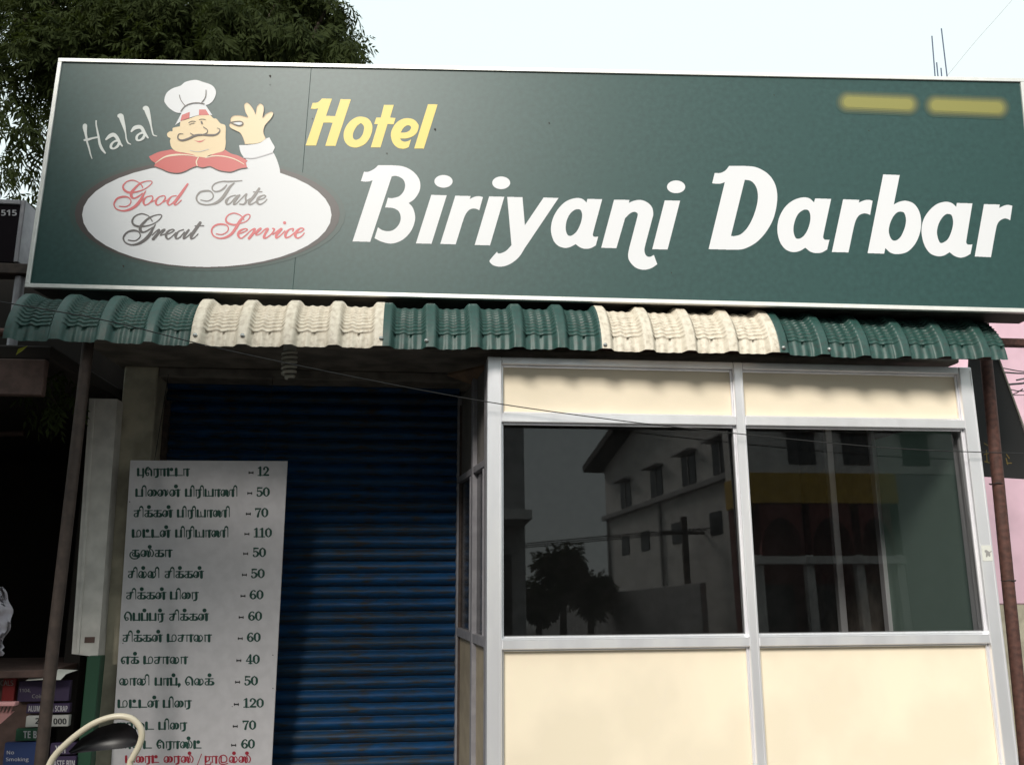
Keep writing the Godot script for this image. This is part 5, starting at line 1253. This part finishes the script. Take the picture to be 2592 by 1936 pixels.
func trees() -> void:
	var t := thing("neem_tree", "large dark neem tree with drooping feathery leaves behind the sign", "tree", Vector3(-3.6, 0, -6.0))
	var st := mb()
	var fork := Vector3(-3.5, 3.6, -6.0)
	tube(st, curve([Vector3(-3.6, 0, -6.0), Vector3(-3.55, 1.5, -6.05), Vector3(-3.6, 2.8, -6.0), fork]), [0.3, 0.28, 0.26, 0.25, 0.24, 0.24, 0.23, 0.23, 0.22, 0.22, 0.21, 0.21, 0.2, 0.2, 0.2, 0.2, 0.2, 0.2, 0.2], 12)
	obj(st, "trunk", M.bark, t)
	var dark := []; var mid := []
	for c in [[60, 40, 120], [200, 20, 140], [330, 60, 140], [470, 30, 140], [600, 60, 130], [700, 50, 120], [790, 10, 80], [835, 5, 55], [850, 105, 62], [760, 110, 95], [890, 128, 42], [100, -120, 170], [350, -130, 180], [600, -120, 170], [760, -90, 100], [250, 190, 150], [450, 200, 150], [640, 190, 130], [150, 120, 100], [400, 110, 120], [540, 110, 110]]:
		var z := rng.randf_range(-6.5, -5.0)
		var r: float = c[2] / FOCAL * (EYE.z - z)
		var at := on_z(c[0], c[1], z)
		clump(at, r, int(c[2] * c[2] * 0.020), dark)
		clump(at + Vector3(rng.randf_range(-0.2, 0.2), 0.1, -0.9), r * 1.1, int(c[2] * c[2] * 0.013), dark)
		var limb := mb()
		tube(limb, curve([fork, fork.lerp(at, 0.5) + Vector3(rng.randf_range(-0.3, 0.3), 0.4, 0), at]), [0.12, 0.115, 0.11, 0.1, 0.095, 0.085, 0.075, 0.065, 0.055, 0.045, 0.035, 0.028, 0.02], 7)
		obj(limb, "limb", M.bark, t)
	for c in [[45, 190, 85], [130, 215, 60], [110, 290, 55], [30, 300, 60], [85, 360, 60], [125, 420, 45], [40, 430, 55], [80, 500, 50], [20, 560, 40], [15, 120, 70], [110, 130, 60], [60, 590, 40]]:
		var z := rng.randf_range(-6.0, -4.6)
		var r: float = c[2] / FOCAL * (EYE.z - z)
		clump(on_z(c[0], c[1], z), r, int(c[2] * c[2] * 0.0095), dark)
	for c in [[600, 40, 70], [650, 85, 60], [690, 120, 55], [570, 110, 55], [560, 15, 50], [840, 95, 50], [870, 130, 45], [780, 125, 60], [740, 70, 50]]:
		var z := rng.randf_range(-4.6, -3.9)
		var r: float = c[2] / FOCAL * (EYE.z - z)
		clump(on_z(c[0], c[1], z), r, int(c[2] * c[2] * 0.016), mid, 0.9)
	# the roadside tree that shades the shutter side
	var near := thing("roadside_tree", "roadside tree that shades the shutter and the stall, mirrored at the window's edge", "tree", Vector3(-4.3, -0.14, 2.7))
	st = mb()
	tube(st, [Vector3(-4.3, -0.14, 2.7), Vector3(-4.25, 1.6, 2.7), Vector3(-4.0, 3.2, 2.7), Vector3(-4.3, 5.0, 2.6)], [0.2, 0.17, 0.13, 0.06], 10)
	obj(st, "trunk", M.bark, near)
	st = mb()
	tube(st, [Vector3(-4.05, 2.9, 2.7), Vector3(-3.4, 3.6, 2.7), Vector3(-2.4, 3.85, 2.7)], [0.08, 0.06, 0.03], 8)
	obj(st, "limb", M.bark, near)
	var nl := []
	for c in [[-1.75, 3.85, 2.7, 0.28], [-1.75, 4.1, 2.7, 0.28], [-2.05, 3.9, 2.7, 0.3], [-2.05, 4.1, 2.7, 0.3], [-2.4, 3.95, 2.7, 0.34], [-2.4, 4.1, 2.65, 0.34], [-2.9, 3.95, 2.75, 0.36], [-2.95, 4.15, 2.7, 0.36], [-3.45, 3.95, 2.7, 0.42], [-3.6, 4.1, 2.6, 0.6], [-4.3, 4.6, 2.6, 0.9], [-4.2, 5.6, 2.5, 0.9], [-5.1, 5.1, 2.6, 0.9], [-4.6, 3.6, 2.7, 0.8], [-5.3, 4.0, 2.7, 0.9], [-3.7, 5.0, 2.6, 0.6]]:
		clump(Vector3(c[0], c[1], c[2]), c[3], int(c[3] * c[3] * 760), nl)
	var neem := sprig(11, 0.24, 0.095, 0.013)
	var neem_b := sprig(9, 0.2, 0.105, 0.014)
	foliage(neem, dark.slice(0, dark.size() / 2), "crown", M.leaf, t)
	foliage(neem_b, dark.slice(dark.size() / 2), "crown", M.leaf, t)
	foliage(neem_b, mid, "crown", M.leaf, t)
	foliage(neem, nl, "crown", M.leaf, near)
	# hanging branch under the awning's left end
	var h := thing("hanging_branch", "dim leafy branch drooping in front of the stall below the awning", "branch", on_z(120, 1000, -0.35))
	st = mb()
	var tip := on_z(150, 1040, -0.35)
	tube(st, curve([on_z(20, 905, -0.3), on_z(70, 945, -0.32), on_z(120, 990, -0.35), tip]), 0.006, 6)
	obj(st, "twig", M.bark, h)
	var spots := []
	for c in [[40, 930, 26], [75, 955, 26], [110, 985, 30], [135, 1020, 26], [160, 940, 22], [120, 1040, 24], [165, 1000, 18]]:
		clump(on_z(c[0], c[1], -0.35), c[2] / FOCAL * 4.95, 5, spots, 1.0)
	foliage(sprig(7, 0.12, 0.055, 0.011), spots, "leaves", M.leaf, h)
	st = mb()
	var q := on_z(53, 886, -0.05)
	for v in [q + Vector3(-0.025, -0.028, 0), q + Vector3(0.008, -0.004, 0.006), q + Vector3(0.03, 0.026, 0), q + Vector3(-0.025, -0.028, 0), q + Vector3(0.03, 0.026, 0), q + Vector3(-0.014, 0.004, 0.006)]: st.add_vertex(v)
	tag(obj(st, "yellow_leaf", M.leaf_yellow, self), "single yellow leaf caught below the awning's left end", "leaf")
	# trees across the street
	var job := [[mirrored(1420, 1420, 27.0), 1.0, "round dark tree beside the white building across the street"], [mirrored(1490, 1480, 28.0), 0.85, "low bushy tree against the compound wall across the street"], [mirrored(1360, 1500, 26.5), 0.8, "wide dark bush at the road's far edge across the street"]]
	for j in job:
		var c: Vector3 = j[0]
		var o := thing("street_tree", j[2], "tree", Vector3(c.x, -0.15, c.z), "trees across the street")
		st = mb()
		tube(st, [Vector3(c.x, -0.15, c.z), Vector3(c.x + 0.05, c.y * 0.5, c.z), Vector3(c.x, c.y, c.z)], [0.16, 0.12, 0.07], 8)
		obj(st, "trunk", M.bark, o)
		var sp := []
		for k in 9:
			var off: Vector3 = Vector3(rng.randf_range(-1, 1), rng.randf_range(-0.9, 0.7), rng.randf_range(-1, 1)) * j[1] * 0.7
			clump(c + off - Vector3(0, 0.25, 0), j[1] * 0.55, 170, sp, 0.2)
		foliage(sprig(9, 0.22, 0.12, 0.03), sp, "crown", M.leaf, o)

# ---------------------------------------------------------------- small things
func small_things() -> void:
	# cable across the front
	var pts := [on_z(-420, 690, 0.62), on_z(0, 764, 0.55), on_z(270, 812, 0.48), on_z(545, 880, 0.4), on_z(900, 955, 0.22), on_z(1233, 1017, 0.07), on_z(1550, 1062, 0.05), on_z(1862, 1097, 0.05), on_z(2230, 1132, 0.05), on_z(2500, 1145, 0.05), on_z(2760, 1150, 0.0)]
	var st := mb()
	tube(st, curve(pts, 8), 0.0028, 6)
	tag(obj(st, "overhead_cable", M.wire, self), "thin black cable sagging across the awning and the kiosk front", "cable")
	# spiral lamp under the awning
	var c := on_z(731, 925, -0.25)
	var t := thing("spiral_lamp", "unlit spiral fluorescent lamp hanging under the cream awning sheet", "lamp", Vector3(c.x, c.y - 0.075, c.z))
	var sp := []
	for i in 97:
		var f := i / 96.0
		var r := 0.036 * (1.0 if f < 0.8 else sqrt(maxf(0.0, 1.0 - pow((f - 0.8) / 0.2, 2.0)) * 0.85 + 0.02))
		sp.append(c + Vector3(r * cos(f * TAU * 5.5), 0.075 - 0.15 * f, r * sin(f * TAU * 5.5)))
	st = mb()
	tube(st, sp, 0.0095, 8)
	obj(st, "spiral_tube", M.bulb_glass, t)
	st = mb()
	tube(st, [c + Vector3(0, 0.08, 0), c + Vector3(0, 0.12, 0), c + Vector3(0, 0.15, 0), c + Vector3(0, 0.155, 0)], [0.036, 0.036, 0.022, 0.022], 14)
	obj(st, "base", M.board_grey, t)
	st = mb()
	tube(st, [c + Vector3(0, 0.15, 0), Vector3(c.x, 2.93, c.z)], 0.004, 6)
	obj(st, "cord", M.wire, t)
	# chair in the foreground: cream tube frame, black moulded back
	var z := 0.45
	var p := func(x: float, y: float, dz := 0.0) -> Vector3: return on_z(x, y, z + dz)
	var foot: Vector3 = p.call(230, 1900)
	var ch := thing("chair", "chair back with cream tube loop and glossy black moulded rest before the price board", "chair", Vector3(foot.x, 0, z))
	var loop := [p.call(108, 2120, 0.02), p.call(116, 1975, 0.01), p.call(130, 1924), p.call(165, 1884), p.call(212, 1846), p.call(252, 1824), p.call(295, 1813), p.call(330, 1818), p.call(352, 1838), p.call(358, 1862), p.call(350, 1890), p.call(335, 1918), p.call(326, 1950), p.call(318, 2120, 0.02)]
	st = mb()
	tube(st, curve(loop, 6), 0.0135, 12)
	obj(st, "back_tube", M.chair_tube, ch)
	st = mb()
	st.set_smooth_group(0)
	var up := [[172, 1902], [205, 1868], [245, 1843], [285, 1831], [318, 1832], [341, 1848], [350, 1872]]
	var lo := [[178, 1908], [212, 1904], [248, 1900], [282, 1897], [312, 1894], [334, 1890], [347, 1882]]
	var gr := []
	for i in 7:
		var row := []
		for k in 7:
			var f := k / 6.0
			row.append(p.call(lerpf(up[i][0], lo[i][0], f), lerpf(up[i][1], lo[i][1], f), -0.016 - 0.05 * sin(PI * i / 6.0) - 0.03 * sin(PI * f * 0.9)))
		gr.append(row)
	for i in 6:
		for k in 6:
			quad(st, gr[i][k], gr[i + 1][k], gr[i + 1][k + 1], gr[i][k + 1], gr[i][k] - Vector3(0, 0, 1))
			var bk := Vector3(0, 0, -0.012)
			quad(st, gr[i][k] + bk, gr[i + 1][k] + bk, gr[i + 1][k + 1] + bk, gr[i][k + 1] + bk, gr[i][k] + Vector3(0, 0, 1))
	obj(st, "backrest", M.chair_black, ch)
	var x0: float = loop[0].x; var x1: float = loop[-1].x
	st = mb()
	box(st, Vector3(x0 - 0.01, 0.43, z + 0.02), Vector3(x1 + 0.02, 0.47, z + 0.46), 0.015)
	obj(st, "seat", M.chair_black, ch)
	for x in [x0, x1]:
		st = mb()
		tube(st, [loop[0] if x == x0 else loop[-1], Vector3(x, 0.45, z + 0.03), Vector3(x, 0.0, z - 0.04)], 0.0135, 10)
		obj(st, "leg", M.chair_tube, ch)
		st = mb()
		tube(st, [Vector3(x, 0.44, z + 0.43), Vector3(x, 0.0, z + 0.46)], 0.0135, 10)
		obj(st, "leg", M.chair_tube, ch)
